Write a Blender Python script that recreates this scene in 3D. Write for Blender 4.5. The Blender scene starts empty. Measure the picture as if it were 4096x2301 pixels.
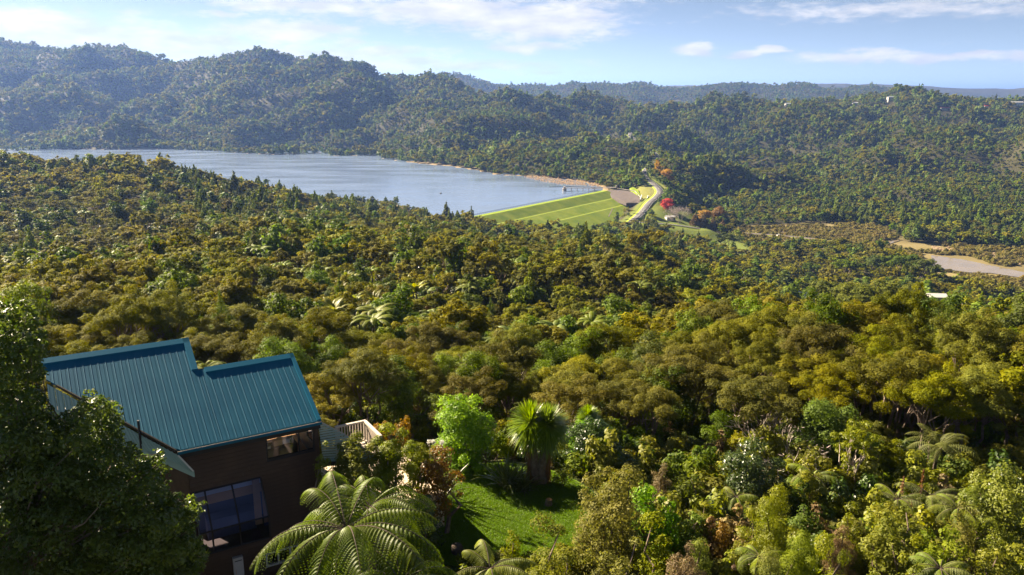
import bpy, math, random
import numpy as np
from math import radians, sin, cos, tan, pi, sqrt

# ------------------------------------------------------------------ camera, world, sun
SC = bpy.context.scene
COL = SC.collection
F, CX, CY = 3154.0, 2048.0, 1150.5
PITCH = radians(13.7); CP, SP = cos(PITCH), sin(PITCH)
CZ = 105.0                       # camera height above the lake

cam_d = bpy.data.cameras.new('camera'); cam = bpy.data.objects.new('camera', cam_d); COL.objects.link(cam)
cam.location = (0, 0, CZ); cam.rotation_euler = (radians(90) - PITCH, 0, 0)
cam_d.sensor_width = 36; cam_d.lens = 18.0 * F / 2048.0
cam_d.clip_start = 0.5; cam_d.clip_end = 90000
SC.camera = cam

SUN_AZ = radians(-54)            # from +Y towards +X
SUN_EL = radians(30)
sd = np.array([sin(SUN_AZ) * cos(SUN_EL), cos(SUN_AZ) * cos(SUN_EL), sin(SUN_EL)])
sun_d = bpy.data.lights.new('sun', 'SUN'); sun = bpy.data.objects.new('sun', sun_d); COL.objects.link(sun)
sun_d.energy = 5.0; sun_d.angle = radians(0.6); sun_d.color = (1.0, 0.84, 0.60)
from mathutils import Vector, Matrix
sun.rotation_euler = Vector(sd).to_track_quat('Z', 'Y').to_euler()
sun.location = (-200, 200, 300)

SC.view_settings.view_transform = 'Standard'; SC.view_settings.look = 'None'
SC.view_settings.gamma = 1.0; SC.view_settings.use_curve_mapping = False
SC.view_settings.exposure = 2.2
cy = SC.cycles
cy.max_bounces = 5; cy.diffuse_bounces = 1; cy.glossy_bounces = 2; cy.transmission_bounces = 3
cy.transparent_max_bounces = 8; cy.volume_bounces = 0; cy.use_denoising = True
cy.sample_clamp_indirect = 4.0; cy.caustics_reflective = False; cy.caustics_refractive = False

world = bpy.data.worlds.new('World'); SC.world = world; world.use_nodes = True
wn = world.node_tree.nodes; wl = world.node_tree.links; wn.clear()
def N(nodes, typ, **kw):
    n = nodes.new(typ)
    for k, v in kw.items(): setattr(n, k, v)
    return n
def setin(links, sock, v):
    if isinstance(v, bpy.types.NodeSocket): links.new(v, sock)
    else: sock.default_value = v
def mth(nt, op, a, b=None, c=None, clamp=False):
    n = nt.nodes.new('ShaderNodeMath'); n.operation = op; n.use_clamp = clamp
    for i, v in enumerate((a, b, c)):
        if v is not None: setin(nt.links, n.inputs[i], v)
    return n.outputs[0]
def mixc(nt, fac, a, b, blend='MIX'):
    n = nt.nodes.new('ShaderNodeMix'); n.data_type = 'RGBA'; n.blend_type = blend
    setin(nt.links, n.inputs[0], fac); setin(nt.links, n.inputs[6], a); setin(nt.links, n.inputs[7], b)
    return n.outputs[2]
def noise(nt, vec, scale, detail=4, rough=0.55, dims='3D'):
    n = nt.nodes.new('ShaderNodeTexNoise'); n.noise_dimensions = dims
    if vec is not None: nt.links.new(vec, n.inputs['Vector'])
    n.inputs['Scale'].default_value = scale; n.inputs['Detail'].default_value = detail
    n.inputs['Roughness'].default_value = rough
    return n.outputs['Fac']
def ramp(nt, fac, stops):
    n = nt.nodes.new('ShaderNodeValToRGB'); nt.links.new(fac, n.inputs[0])
    e = n.color_ramp.elements
    while len(e) < len(stops): e.new(0.5)
    for el, (p, c) in zip(e, stops):
        el.position = p; el.color = c if len(c) == 4 else (*c, 1)
    return n.outputs[0]

def ray(px, py):
    u = (px - CX) / F; v = (CY - py) / F
    return np.array([u, CP + v * SP, -SP + v * CP])
def P(px, py, Y):
    d = ray(px, py); return np.array([0, 0, CZ]) + d * (Y / d[1])
def PZ(px, py, z):
    d = ray(px, py); return np.array([0, 0, CZ]) + d * ((z - CZ) / d[2])
def proj(p):
    p = np.asarray(p, float); x, y, z = p[..., 0], p[..., 1], p[..., 2] - CZ
    f = y * CP - z * SP; u = y * SP + z * CP
    return CX + F * x / f, CY - F * u / f, f

def build_world():
    nt = world.node_tree
    sky = N(wn, 'ShaderNodeTexSky', sky_type='NISHITA'); sky.sun_disc = False
    sky.sun_elevation = SUN_EL; sky.sun_rotation = SUN_AZ
    sky.altitude = 150; sky.air_density = 0.24; sky.dust_density = 0.05; sky.ozone_density = 0.8
    tc = N(wn, 'ShaderNodeTexCoord'); sx = N(wn, 'ShaderNodeSeparateXYZ'); wl.new(tc.outputs['Generated'], sx.inputs[0])
    X, Y, Z = sx.outputs
    el = mth(nt, 'ARCSINE', Z); az = mth(nt, 'ARCTAN2', X, Y)
    # stretched coordinates: clouds seen edge-on are flat
    cmb = N(wn, 'ShaderNodeCombineXYZ'); wl.new(az, cmb.inputs[0]); wl.new(mth(nt, 'MULTIPLY', el, 3.4), cmb.inputs[1])
    v = cmb.outputs[0]
    n1 = noise(nt, v, 9, 6, 0.6); n2 = noise(nt, v, 34, 6, 0.62); nw = noise(nt, v, 5, 3, 0.5)
    azw = mth(nt, 'ADD', az, mth(nt, 'MULTIPLY', mth(nt, 'SUBTRACT', n1, 0.5), 0.10))
    elw = mth(nt, 'ADD', el, mth(nt, 'MULTIPLY', mth(nt, 'SUBTRACT', n1, 0.5), 0.035))
    blobs = [(60, 105, 430, 62, 1.0), (560, 168, 520, 42, 1.0), (1150, 215, 560, 36, 1.0), (1750, 262, 520, 26, .8), (2200, 290, 300, 14, .5),
             (1150, 120, 260, 34, 1.0), (880, 60, 150, 14, .7), (1350, 170, 260, 10, .6), (1260, 22, 380, 40, .85), (1800, 40, 330, 52, 1.0), (2130, 90, 330, 75, 1.0),
             (2100, 190, 190, 18, .8), (2440, 125, 120, 20, .7), (2300, 20, 330, 40, .6),
             (2810, 195, 85, 24, .95), (3050, 212, 100, 15, .95), (3420, 222, 260, 22, .8), (3760, 236, 280, 15, .85), (4080, 226, 90, 18, .8),
             (3700, 30, 620, 45, .62), (3150, 52, 300, 20, .5),
             (-900, 60, 500, 50, .9), (-500, -250, 700, 90, .8), (900, -420, 900, 120, .8), (2600, -500, 700, 90, .8), (4500, -250, 700, 80, .7), (5100, 150, 500, 40, .8)]
    tot = None
    for (px, py, rx, ry, a) in blobs:
        d = ray(px, py); d = d / np.linalg.norm(d)
        a0 = math.atan2(d[0], d[1]); e0 = math.asin(d[2]); sx_, sy_ = rx / F, ry / F
        dx = mth(nt, 'MULTIPLY', mth(nt, 'SUBTRACT', azw, a0), 1 / sx_)
        dy = mth(nt, 'MULTIPLY', mth(nt, 'SUBTRACT', elw, e0), 1 / sy_)
        r2 = mth(nt, 'ADD', mth(nt, 'MULTIPLY', dx, dx), mth(nt, 'MULTIPLY', dy, dy))
        g = mth(nt, 'MULTIPLY', mth(nt, 'EXPONENT', mth(nt, 'MULTIPLY', r2, -0.8)), a)
        tot = g if tot is None else mth(nt, 'MAXIMUM', tot, g)
    hi = N(wn, 'ShaderNodeMapRange'); hi.inputs[1].default_value = 0.25; hi.inputs[2].default_value = 0.6   # clouds go on overhead
    wl.new(el, hi.inputs[0])
    tot = mth(nt, 'ADD', tot, mth(nt, 'MULTIPLY', hi.outputs[0], mth(nt, 'MULTIPLY', mth(nt, 'SUBTRACT', noise(nt, tc.outputs['Generated'], 3, 4), 0.5), 1.6)))
    dens = mth(nt, 'ADD', tot, mth(nt, 'MULTIPLY', mth(nt, 'SUBTRACT', n2, 0.5), 1.15))
    mr = N(wn, 'ShaderNodeMapRange'); mr.interpolation_type = 'SMOOTHSTEP'
    mr.inputs[1].default_value = 0.20; mr.inputs[2].default_value = 0.85; wl.new(dens, mr.inputs[0])
    fac = mr.outputs[0]
    # light and grey parts of the clouds
    sh = N(wn, 'ShaderNodeMapRange'); sh.inputs[1].default_value = 0.38; sh.inputs[2].default_value = 0.62
    wl.new(noise(nt, v, 16, 4, 0.5), sh.inputs[0])
    ccol = mixc(nt, sh.outputs[0], (3.5, 3.55, 3.75, 1), (4.8, 4.65, 4.55, 1))
    lp = mixc(nt, mth(nt, 'MULTIPLY', fac, 0.97), mixc(nt, 1.0, sky.outputs[0], (1.20, 0.98, 0.73, 1), 'MULTIPLY'), ccol)
    bg = N(wn, 'ShaderNodeBackground'); bg.inputs[1].default_value = 0.05
    out = N(wn, 'ShaderNodeOutputWorld'); wl.new(lp, bg.inputs[0]); wl.new(bg.outputs[0], out.inputs[0])
build_world()

# ------------------------------------------------------------------ helpers
rng = np.random.default_rng(7)
random.seed(3)

def tag(o, label=None, cat=None, group=None, kind=None):
    if label: o['label'] = label
    if cat: o['category'] = cat
    if group: o['group'] = group
    if kind: o['kind'] = kind
    return o
def link(o, parent=None):
    COL.objects.link(o)
    if parent is not None: o.parent = parent
    return o
def empty(name, loc=(0, 0, 0), rz=0.0, parent=None):
    o = bpy.data.objects.new(name, None); o.empty_display_size = 0.3
    o.location = loc; o.rotation_euler = (0, 0, rz)
    return link(o, parent)
def mesh_np(name, verts, quads, mat=None, var=None, smooth=False):
    """verts (n,3), quads (m,4) or (m,3); var: one float for each face"""
    me = bpy.data.meshes.new(name)
    verts = np.asarray(verts, np.float32); quads = np.asarray(quads, np.int32)
    k = quads.shape[1]; m = len(quads)
    me.vertices.add(len(verts)); me.vertices.foreach_set('co', verts.ravel())
    me.loops.add(m * k); me.loops.foreach_set('vertex_index', quads.ravel())
    me.polygons.add(m); me.polygons.foreach_set('loop_start', np.arange(m, dtype=np.int32) * k)
    if var is not None:
        a = me.attributes.new('v', 'FLOAT', 'FACE'); a.data.foreach_set('value', np.asarray(var, np.float32))
    me.update(calc_edges=True); me.validate()
    if smooth: me.polygons.foreach_set('use_smooth', np.ones(m, bool))
    if mat: me.materials.append(mat)
    return me
def obj(name, me, parent=None, loc=None, rot=None, scl=None):
    o = bpy.data.objects.new(name, me)
    if loc is not None: o.location = loc
    if rot is not None: o.rotation_euler = rot
    if scl is not None: o.scale = scl
    return link(o, parent)
class MB:
    """collects boxes, tubes and polygons for one mesh"""
    def __init__(s): s.v = []; s.f = []
    def add(s, vs, fs):
        b = len(s.v); s.v += [tuple(map(float, p)) for p in vs]; s.f += [tuple(i + b for i in f) for f in fs]; return s
    def hexa(s, p): return s.add(p, [(0, 3, 2, 1), (4, 5, 6, 7), (0, 1, 5, 4), (1, 2, 6, 5), (2, 3, 7, 6), (3, 0, 4, 7)])
    def box(s, x0, x1, y0, y1, z0, z1):
        return s.hexa([(x0, y0, z0), (x1, y0, z0), (x1, y1, z0), (x0, y1, z0), (x0, y0, z1), (x1, y0, z1), (x1, y1, z1), (x0, y1, z1)])
    def tube(s, pts, rad, n=6, cap=True):
        pts = [np.asarray(p, float) for p in pts]; rings = []
        b = len(s.v)
        for i, p in enumerate(pts):
            d = pts[min(i + 1, len(pts) - 1)] - pts[max(i - 1, 0)]; d = d / (np.linalg.norm(d) + 1e-9)
            a = np.cross(d, (0, 0, 1) if abs(d[2]) < 0.9 else (1, 0, 0)); a /= np.linalg.norm(a); c = np.cross(d, a)
            r = rad[i] if hasattr(rad, '__len__') else rad
            for k in range(n):
                t = 2 * pi * k / n; s.v.append(tuple(p + r * (cos(t) * a + sin(t) * c)))
        for i in range(len(pts) - 1):
            for k in range(n):
                s.f.append((b + i * n + k, b + i * n + (k + 1) % n, b + (i + 1) * n + (k + 1) % n, b + (i + 1) * n + k))
        if cap:
            s.f.append(tuple(b + k for k in range(n))[::-1]); s.f.append(tuple(b + (len(pts) - 1) * n + k for k in range(n)))
        return s
    def mesh(s, name, mat, smooth=False):
        me = bpy.data.meshes.new(name); me.from_pydata(s.v, [], s.f); me.update()
        if mat: me.materials.append(mat)
        if smooth: me.polygons.foreach_set('use_smooth', np.ones(len(me.polygons), bool))
        return me
    def build(s, name, mat, parent=None, smooth=False, loc=None, rot=None):
        return obj(name, s.mesh(name, mat, smooth), parent, loc, rot)

# ------------------------------------------------------------------ materials
MATS = {}
def new_mat(name):
    m = bpy.data.materials.new(name); m.use_nodes = True; m.node_tree.nodes.clear(); MATS[name] = m
    o = m.node_tree.nodes.new('ShaderNodeOutputMaterial'); return m, m.node_tree, o
def leaf_mat(name, c0, c1, transl=0.35, rough=0.5, spec=0.3, vary=0.45, hue=0.03, tcol=None):
    """c0..c1: base colours that single leaves vary between"""
    m, nt, out = new_mat(name); L = nt.links
    at = N(nt.nodes, 'ShaderNodeAttribute', attribute_name='v')
    oi = N(nt.nodes, 'ShaderNodeObjectInfo')
    col = mixc(nt, at.outputs['Fac'], (*c0, 1), (*c1, 1))
    hsv = N(nt.nodes, 'ShaderNodeHueSaturation'); L.new(col, hsv.inputs['Color'])
    r = oi.outputs['Random']
    L.new(mth(nt, 'ADD', 0.5 - 0.75 * hue, mth(nt, 'MULTIPLY', r, 1.6 * hue)), hsv.inputs['Hue'])
    r2 = mth(nt, 'FRACT', mth(nt, 'MULTIPLY', r, 17.31))
    L.new(mth(nt, 'ADD', 1 - vary, mth(nt, 'MULTIPLY', r2, 2 * vary)), hsv.inputs['Value'])
    r3 = mth(nt, 'FRACT', mth(nt, 'MULTIPLY', r, 5.77))
    L.new(mth(nt, 'ADD', 1.0, mth(nt, 'MULTIPLY', r3, 0.3)), hsv.inputs['Saturation'])
    c = hsv.outputs[0]
    bs = N(nt.nodes, 'ShaderNodeBsdfPrincipled'); L.new(c, bs.inputs['Base Color'])
    bs.inputs['Roughness'].default_value = rough; bs.inputs['Specular IOR Level'].default_value = spec
    tr = N(nt.nodes, 'ShaderNodeBsdfTranslucent')
    L.new(mixc(nt, 1.0, c, tcol or (1.5, 1.5, 0.7, 1), 'MULTIPLY'), tr.inputs[0])
    mx = N(nt.nodes, 'ShaderNodeMixShader'); mx.inputs[0].default_value = transl
    L.new(bs.outputs[0], mx.inputs[1]); L.new(tr.outputs[0], mx.inputs[2]); L.new(mx.outputs[0], out.inputs[0])
    return m
def plain(name, c, rough=0.7, spec=0.3, metal=0.0, c2=None, nscale=6.0, bump=0.0, bscale=None, obj_space=True, detail=5):
    m, nt, out = new_mat(name); L = nt.links
    bs = N(nt.nodes, 'ShaderNodeBsdfPrincipled'); bs.inputs['Roughness'].default_value = rough
    bs.inputs['Specular IOR Level'].default_value = spec; bs.inputs['Metallic'].default_value = metal
    tc = N(nt.nodes, 'ShaderNodeTexCoord'); v = tc.outputs['Object']
    if c2:
        f = noise(nt, v, nscale, detail, 0.6)
        mr = N(nt.nodes, 'ShaderNodeMapRange'); mr.inputs[1].default_value = 0.3; mr.inputs[2].default_value = 0.7; L.new(f, mr.inputs[0])
        L.new(mixc(nt, mr.outputs[0], (*c, 1), (*c2, 1)), bs.inputs['Base Color'])
    else: bs.inputs['Base Color'].default_value = (*c, 1)
    if bump:
        b = N(nt.nodes, 'ShaderNodeBump'); b.inputs['Strength'].default_value = bump; b.inputs['Distance'].default_value = 0.05
        L.new(noise(nt, v, bscale or nscale * 3, 4), b.inputs['Height']); L.new(b.outputs[0], bs.inputs['Normal'])
    L.new(bs.outputs[0], out.inputs[0]); return m
def glass_mat(name, tint=(1, 1, 1), refl=(0.8, 0.85, 1.0)):
    m, nt, out = new_mat(name); L = nt.links
    t = N(nt.nodes, 'ShaderNodeBsdfTransparent'); t.inputs[0].default_value = (*tint, 1)
    g = N(nt.nodes, 'ShaderNodeBsdfGlossy'); g.inputs[0].default_value = (*refl, 1); g.inputs['Roughness'].default_value = 0.02
    fr = N(nt.nodes, 'ShaderNodeFresnel'); fr.inputs[0].default_value = 1.5
    mx = N(nt.nodes, 'ShaderNodeMixShader'); L.new(mth(nt, 'MULTIPLY', fr.outputs[0], 1.3, clamp=True), mx.inputs[0])
    L.new(t.outputs[0], mx.inputs[1]); L.new(g.outputs[0], mx.inputs[2]); L.new(mx.outputs[0], out.inputs[0]); return m

leaf_mat('manuka', (0.0998, 0.1067, 0.0197), (0.2065, 0.1995, 0.0394), 0.34, 0.7, 0.10, 0.32, 0.024, (1.55, 1.42, 0.5, 1))
leaf_mat('broadleaf', (0.0661, 0.0952, 0.0198), (0.1455, 0.1851, 0.037), 0.34, 0.6, 0.12, 0.28, 0.018, (1.5, 1.55, 0.5, 1))
leaf_mat('conifer', (0.0696, 0.0949, 0.0202), (0.1518, 0.1771, 0.0329), 0.26, 0.7, 0.12, 0.32, 0.02)
leaf_mat('fern', (0.132, 0.165, 0.0396), (0.209, 0.242, 0.066), 0.42, 0.55, 0.25, 0.28, 0.02)
leaf_mat('fern_big', (0.064, 0.1, 0.013), (0.12, 0.155, 0.024), 0.36, 0.5, 0.25, 0.06, 0.01)
leaf_mat('nikau', (0.15, 0.175, 0.022), (0.28, 0.26, 0.042), 0.45, 0.5, 0.3, 0.25, 0.03)
leaf_mat('bright', (0.1032, 0.2063, 0.0193), (0.2063, 0.33, 0.0358), 0.44, 0.5, 0.25, 0.10, 0.01)
leaf_mat('yellowgreen', (0.125, 0.15, 0.018), (0.225, 0.235, 0.034), 0.40, 0.5, 0.3, 0.12, 0.015)
leaf_mat('palegreen', (0.115, 0.142, 0.022), (0.205, 0.222, 0.042), 0.36, 0.6, 0.12, 0.12, 0.015)
leaf_mat('olive', (0.1121, 0.1196, 0.0269), (0.2242, 0.2167, 0.0508), 0.38, 0.6, 0.12, 0.10, 0.012)
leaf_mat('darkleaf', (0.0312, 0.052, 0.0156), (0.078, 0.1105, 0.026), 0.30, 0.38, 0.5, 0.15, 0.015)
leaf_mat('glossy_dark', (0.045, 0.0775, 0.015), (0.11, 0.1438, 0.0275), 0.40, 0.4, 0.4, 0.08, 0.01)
leaf_mat('orange_leaf', (0.17, 0.105, 0.03), (0.27, 0.175, 0.048), 0.38, 0.55, 0.2, 0.12, 0.012, (1.4, 1.2, .8, 1))
leaf_mat('pink_leaf', (0.15, 0.105, 0.062), (0.23, 0.18, 0.085), 0.30, 0.6, 0.2, 0.15, 0.02, (1.3, 1.2, .9, 1))
leaf_mat('autumn_yellow', (0.33, 0.2, 0.03), (0.5, 0.33, 0.06), 0.4, 0.6, 0.2, 0.12, 0.012, (1.3, 1.2, .8, 1))
leaf_mat('autumn_red', (0.48, 0.07, 0.07), (0.62, 0.13, 0.11), 0.4, 0.6, 0.2, 0.10, 0.01, (1.2, 1, 1, 1))
leaf_mat('bare_twig', (0.3, 0.24, 0.225), (0.42, 0.35, 0.33), 0.1, 0.7, 0.2, 0.15, 0.01, (1, 1, 1, 1))
leaf_mat('white_flower', (0.55, 0.55, 0.48), (0.75, 0.74, 0.7), 0.3, 0.6, 0.2, 0.05, 0.01, (1, 1, 1, 1))
leaf_mat('reed', (0.42, 0.33, 0.24), (0.62, 0.52, 0.4), 0.3, 0.7, 0.2, 0.15, 0.01, (1.1, 1, .9, 1))
leaf_mat('mangrove', (0.17, 0.15, 0.055), (0.25, 0.215, 0.09), 0.3, 0.7, 0.1, 0.22, 0.02)
leaf_mat('grass_blade', (0.085, 0.16, 0.01), (0.17, 0.26, 0.02), 0.42, 0.5, 0.3, 0.05, 0.01)
leaf_mat('russet_leaf', (0.12, 0.075, 0.028), (0.22, 0.15, 0.05), 0.36, 0.4, 0.45, 0.08, 0.01, (1.3, 1.2, .8, 1))
plain('bark', (0.105, 0.075, 0.055), 0.85, 0.2, c2=(0.22, 0.17, 0.135), nscale=5, bump=0.4)
plain('bark_pale', (0.30, 0.25, 0.21), 0.85, 0.2, c2=(0.44, 0.38, 0.33), nscale=5, bump=0.4)
plain('bark_dark', (0.05, 0.038, 0.03), 0.9, 0.2, c2=(0.10, 0.075, 0.06), nscale=6, bump=0.5)
# ------------------------------------------------------------------ terrain
LAKE, FLAT = 0.0, -25.0
# points on the ground: (px, py, distance, canopy height to take off)
CTRL = {
 -500: [(1300,58,6),(1200,85,6),(1135,120,6),(1060,210,8),(960,290,8),(850,380,8),(720,480,8),(612,580,9),(560,1750,8),(480,1950,8),(380,2200,8),(270,2500,8),(170,2850,8)],
 0: [(1300,58,6),(1200,85,6),(1125,125,6),(1050,210,8),(980,270,8),(900,330,8),(800,400,8),(700,480,8),(615,570,9),(560,1750,8),(500,1900,8),(400,2150,8),(300,2450,8),(200,2750,8),(160,2900,8)],
 500: [(1320,55,6),(1180,90,6),(1040,140,6),(970,230,8),(880,310,8),(790,380,8),(700,460,8),(648,560,9),(565,1700,8),(500,1950,8),(400,2200,8),(300,2500,8),(215,2750,8),(172,2850,8)],
 800: [(1320,60,6),(1160,100,6),(955,190,6),(915,290,8),(820,395,8),(700,590,9),(575,1650,8),(500,1880,8),(400,2100,8),(300,2400,8),(240,2600,8)],
 1050: [(1400,50,6),(1250,80,6),(1100,125,6),(925,225,8),(900,310,6),(830,410,8),(740,600,9),(570,1650,8),(480,1880,8),(380,2100,8),(280,2350,8),(222,2450,8)],
 1300: [(1480,43,6),(1300,70,6),(1150,105,6),(1020,160,6),(940,240,8),(890,330,8),(840,430,11),(775,620,12),(575,1560,8),(480,1850,8),(360,2150,8),(260,2350,8),(212,2420,8)],
 1700: [(1460,46,6),(1330,66,6),(1250,90,6),(1150,120,6),(1060,165,6),(980,225,7.5),(920,310,10.5),(890,420,13.5),(850,650,13),(610,1380,8),(520,1600,8),(430,1850,8),(350,2100,8),(295,2250,8)],
 2100: [(1500,44,6),(1390,55,6),(1330,64,6),(1285,110,6),(1200,130,6),(1100,165,6),(1000,225,7.5),(930,330,15.5),(893,450,15.5),(655,1180,8),(580,1350,8),(500,1600,8),(420,1850,8),(372,2050,8)],
 2500: [(1500,43,6),(1400,52,6),(1320,64,6),(1275,115,6),(1180,150,6),(1080,200,7.5),(1000,280,7.5),(940,400,12.5),(908,520,12.5),(690,1060,8),(620,1200,8),(540,1450,8),(460,1750,8),(400,2000,8),(352,2250,8)],
 2900: [(1480,45,6),(1380,54,6),(1310,66,6),(1265,110,9),(1180,160,12),(1100,230,12),(1030,340,20),(990,480,20),(952,735,0),(905,815,0),(850,900,9),(770,1020,9),(690,1150,9),(600,1350,9),(520,1550,9),(440,1850,9),(400,2050,9),(372,2350,9)],
 3300: [(1500,44,6),(1400,53,6),(1310,66,6),(1250,110,9),(1190,170,12),(1150,260,15),(1110,380,20),(1060,520,19),(1000,670,0),(915,798,0),(870,870,9),(780,1020,9),(680,1180,9),(580,1380,9),(500,1580,9),(430,1850,9),(402,2100,9)],
 3700: [(1480,46,6),(1380,56,6),(1300,72,6),(1250,115,9),(1200,180,12),(1170,270,15),(1140,400,19),(1090,540,0),(1040,613,0),(960,725,0),(925,780,9),(850,900,9),(750,1060,9),(650,1220,9),(550,1430,9),(450,1750,9),(400,2000,9)],
 4096: [(1500,45,6),(1380,58,6),(1290,80,6),(1240,130,9),(1200,200,12),(1170,300,15),(1150,420,17),(1060,590,0),(1010,655,0),(965,720,9),(880,850,9),(780,1000,9),(680,1180,9),(550,1450,9),(450,1750,9),(398,2050,9)],
 4750: [(1500,45,6),(1380,58,6),(1290,80,6),(1240,130,9),(1200,200,12),(1170,300,15),(1150,420,17),(1060,590,0),(1010,655,0),(965,720,9),(880,850,9),(780,1000,9),(680,1180,9),(550,1450,9),(450,1750,9),(398,2050,9)],
}
_c = []
for px, lst in CTRL.items():
    for (py, Y, h) in lst:
        p = P(px, py, Y); _c.append((p[0], Y, p[2] - CZ - h))
# near ground (X, Y, z below camera)
for (x, y, z) in [(-60,8,-20),(-20,8,-20),(0,8,-20),(20,8,-20),(60,8,-20),(-14,20,-20),(0,20,-19.8),(12,20,-20),(-22,24,-20.3),(-16,35,-20.5),(-8,30,-19.3),
                  (-1,31,-18.7),(3,31,-18.7),(-1,36,-18.7),(3,36,-18.8),(9,30,-20.2),(15,29,-20.8),(19,29,-21.2),(9,37,-20.6),(15,38,-21.6),(22,38,-22.2),(30,42,-23),(-30,40,-21.5),
                  (-10,44,-20.5),(0,42,-20.0),(7,42,-20.9)]:
    _c.append((x, y, z))
# valley below the dam, abutments, hidden backs of the ridges
for (px, Y, z) in [(2100,560,-97),(2300,600,-112),(2450,640,-122),(2100,650,-116),(2600,640,-124),(2700,700,-126),(2750,620,-122),(2250,740,-128),(2400,760,-126),(1900,640,-104),
                   (1800,760,-112),(2620,800,-112),(2650,900,-102),(2560,1000,-98),(2480,960,-103),(2750,950,-104),(2800,850,-118),
                   (0,760,-96),(500,740,-98),(900,740,-98),(1300,740,-100),(-500,760,-96),
                   (0,3600,60),(800,3200,60),(1500,3000,10),(2000,3000,-60),(2500,3000,-70),(3000,3000,-80),(3500,2900,-70),(4100,2900,-60),(-500,3600,60),(4700,2900,-60),
                   (0,6500,-80),(2000,6500,-80),(4000,6500,-90),(1000,5200,-40)]+[(q_,5150,-30) for q_ in range(1500,4400,240)]+[(q_,3900,-40) for q_ in range(1700,4400,300)]:
    u = (px - CX) / F; _c.append((u * Y * 1.0, Y, z))
for (px, py) in [(1720,300),(1805,282),(1900,310),(2000,332),(2150,328),(2286,314),(2420,325),(2557,314),(2660,346),(2763,350),(2870,332),(2962,320),(3090,336),(3224,316),(3352,350),(3479,330),(3620,352),(3757,372),(3900,385),(4200,392)]:
    p = P(px, py, 4600); _c.append((p[0], 4600, p[2] - CZ - 12))
_c = np.array(_c)
KA = 2.6
_q = np.stack([_c[:, 0] / _c[:, 1] * KA, np.log(_c[:, 1])], 1); _w = _c[:, 2] / _c[:, 1]
_D = np.linalg.norm(_q[:, None] - _q[None], axis=2)
_A = np.zeros((len(_q) + 3,) * 2); n_ = len(_q)
_A[:n_, :n_] = _D + 1e-4 * np.eye(n_); _A[:n_, n_] = 1; _A[:n_, n_ + 1:] = _q; _A[n_, :n_] = 1; _A[n_ + 1:, :n_] = _q.T
_sol = np.linalg.solve(_A, np.concatenate([_w, np.zeros(3)]))
def rbf(a, b):
    out = np.empty(len(a))
    for i in range(0, len(a), 20000):
        qa = a[i:i + 20000, None] - _q[None, :, 0]; qb = b[i:i + 20000, None] - _q[None, :, 1]
        out[i:i + 20000] = np.sqrt(qa * qa + qb * qb) @ _sol[:n_]
    return out + _sol[n_] + _sol[n_ + 1] * a + _sol[n_ + 2] * b
def vnoise(x, y, seed=0):
    xi = np.floor(x).astype(np.int64); yi = np.floor(y).astype(np.int64); fx = x - xi; fy = y - yi
    fx = fx * fx * fx * (fx * (fx * 6 - 15) + 10); fy = fy * fy * fy * (fy * (fy * 6 - 15) + 10)
    def h(i, j):
        k = (i * 374761393 + j * 668265263 + seed * 1442695041) & 0xffffffff
        k = ((k ^ (k >> 13)) * 1274126177) & 0xffffffff
        return ((k ^ (k >> 16)) & 0xffff) / 65535.0 * 2 - 1
    a = h(xi, yi); b = h(xi + 1, yi); c = h(xi, yi + 1); d = h(xi + 1, yi + 1)
    return (a * (1 - fx) + b * fx) * (1 - fy) + (c * (1 - fx) + d * fx) * fy
def fbm(x, y, sc, oct=4, seed=0):
    s = 0; a = 1.0
    for o in range(oct):
        s = s + a * vnoise(x / sc + 17.3 * o, y / sc - 9.1 * o, seed + o); sc *= 0.5; a *= 0.5
    return s
def smooth(e0, e1, x):
    t = np.clip((x - e0) / (e1 - e0), 0, 1); return t * t * (3 - 2 * t)
def poly_sd(poly, x, y):
    poly = np.asarray(poly, float); d = np.full(x.shape, 1e18); ins = np.zeros(x.shape, bool)
    for i in range(len(poly)):
        ax, ay = poly[i]; bx, by = poly[(i + 1) % len(poly)]
        ex, ey = bx - ax, by - ay; wx, wy = x - ax, y - ay
        t = np.clip((wx * ex + wy * ey) / (ex * ex + ey * ey + 1e-9), 0, 1)
        d = np.minimum(d, (wx - t * ex) ** 2 + (wy - t * ey) ** 2)
        cr = ((ay <= y) & (by > y)) | ((by <= y) & (ay > y))
        with np.errstate(divide='ignore', invalid='ignore'):
            xx = ax + (y - ay) * ex / (ey if ey != 0 else 1e-12)
        ins ^= cr & (x < xx)
    d = np.sqrt(d); return np.where(ins, -d, d)
def line_d(pts, x, y):
    """distance to a 3-d polyline in plan, and the height of its nearest point"""
    best = np.full(x.shape, 1e18); zz = np.zeros(x.shape)
    for a, b in zip(pts[:-1], pts[1:]):
        ex, ey = b[0] - a[0], b[1] - a[1]; wx, wy = x - a[0], y - a[1]
        t = np.clip((wx * ex + wy * ey) / (ex * ex + ey * ey), 0, 1)
        d = (wx - t * ex) ** 2 + (wy - t * ey) ** 2; m = d < best
        best = np.where(m, d, best); zz = np.where(m, a[2] + t * (b[2] - a[2]), zz)
    return np.sqrt(best), zz

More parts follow.
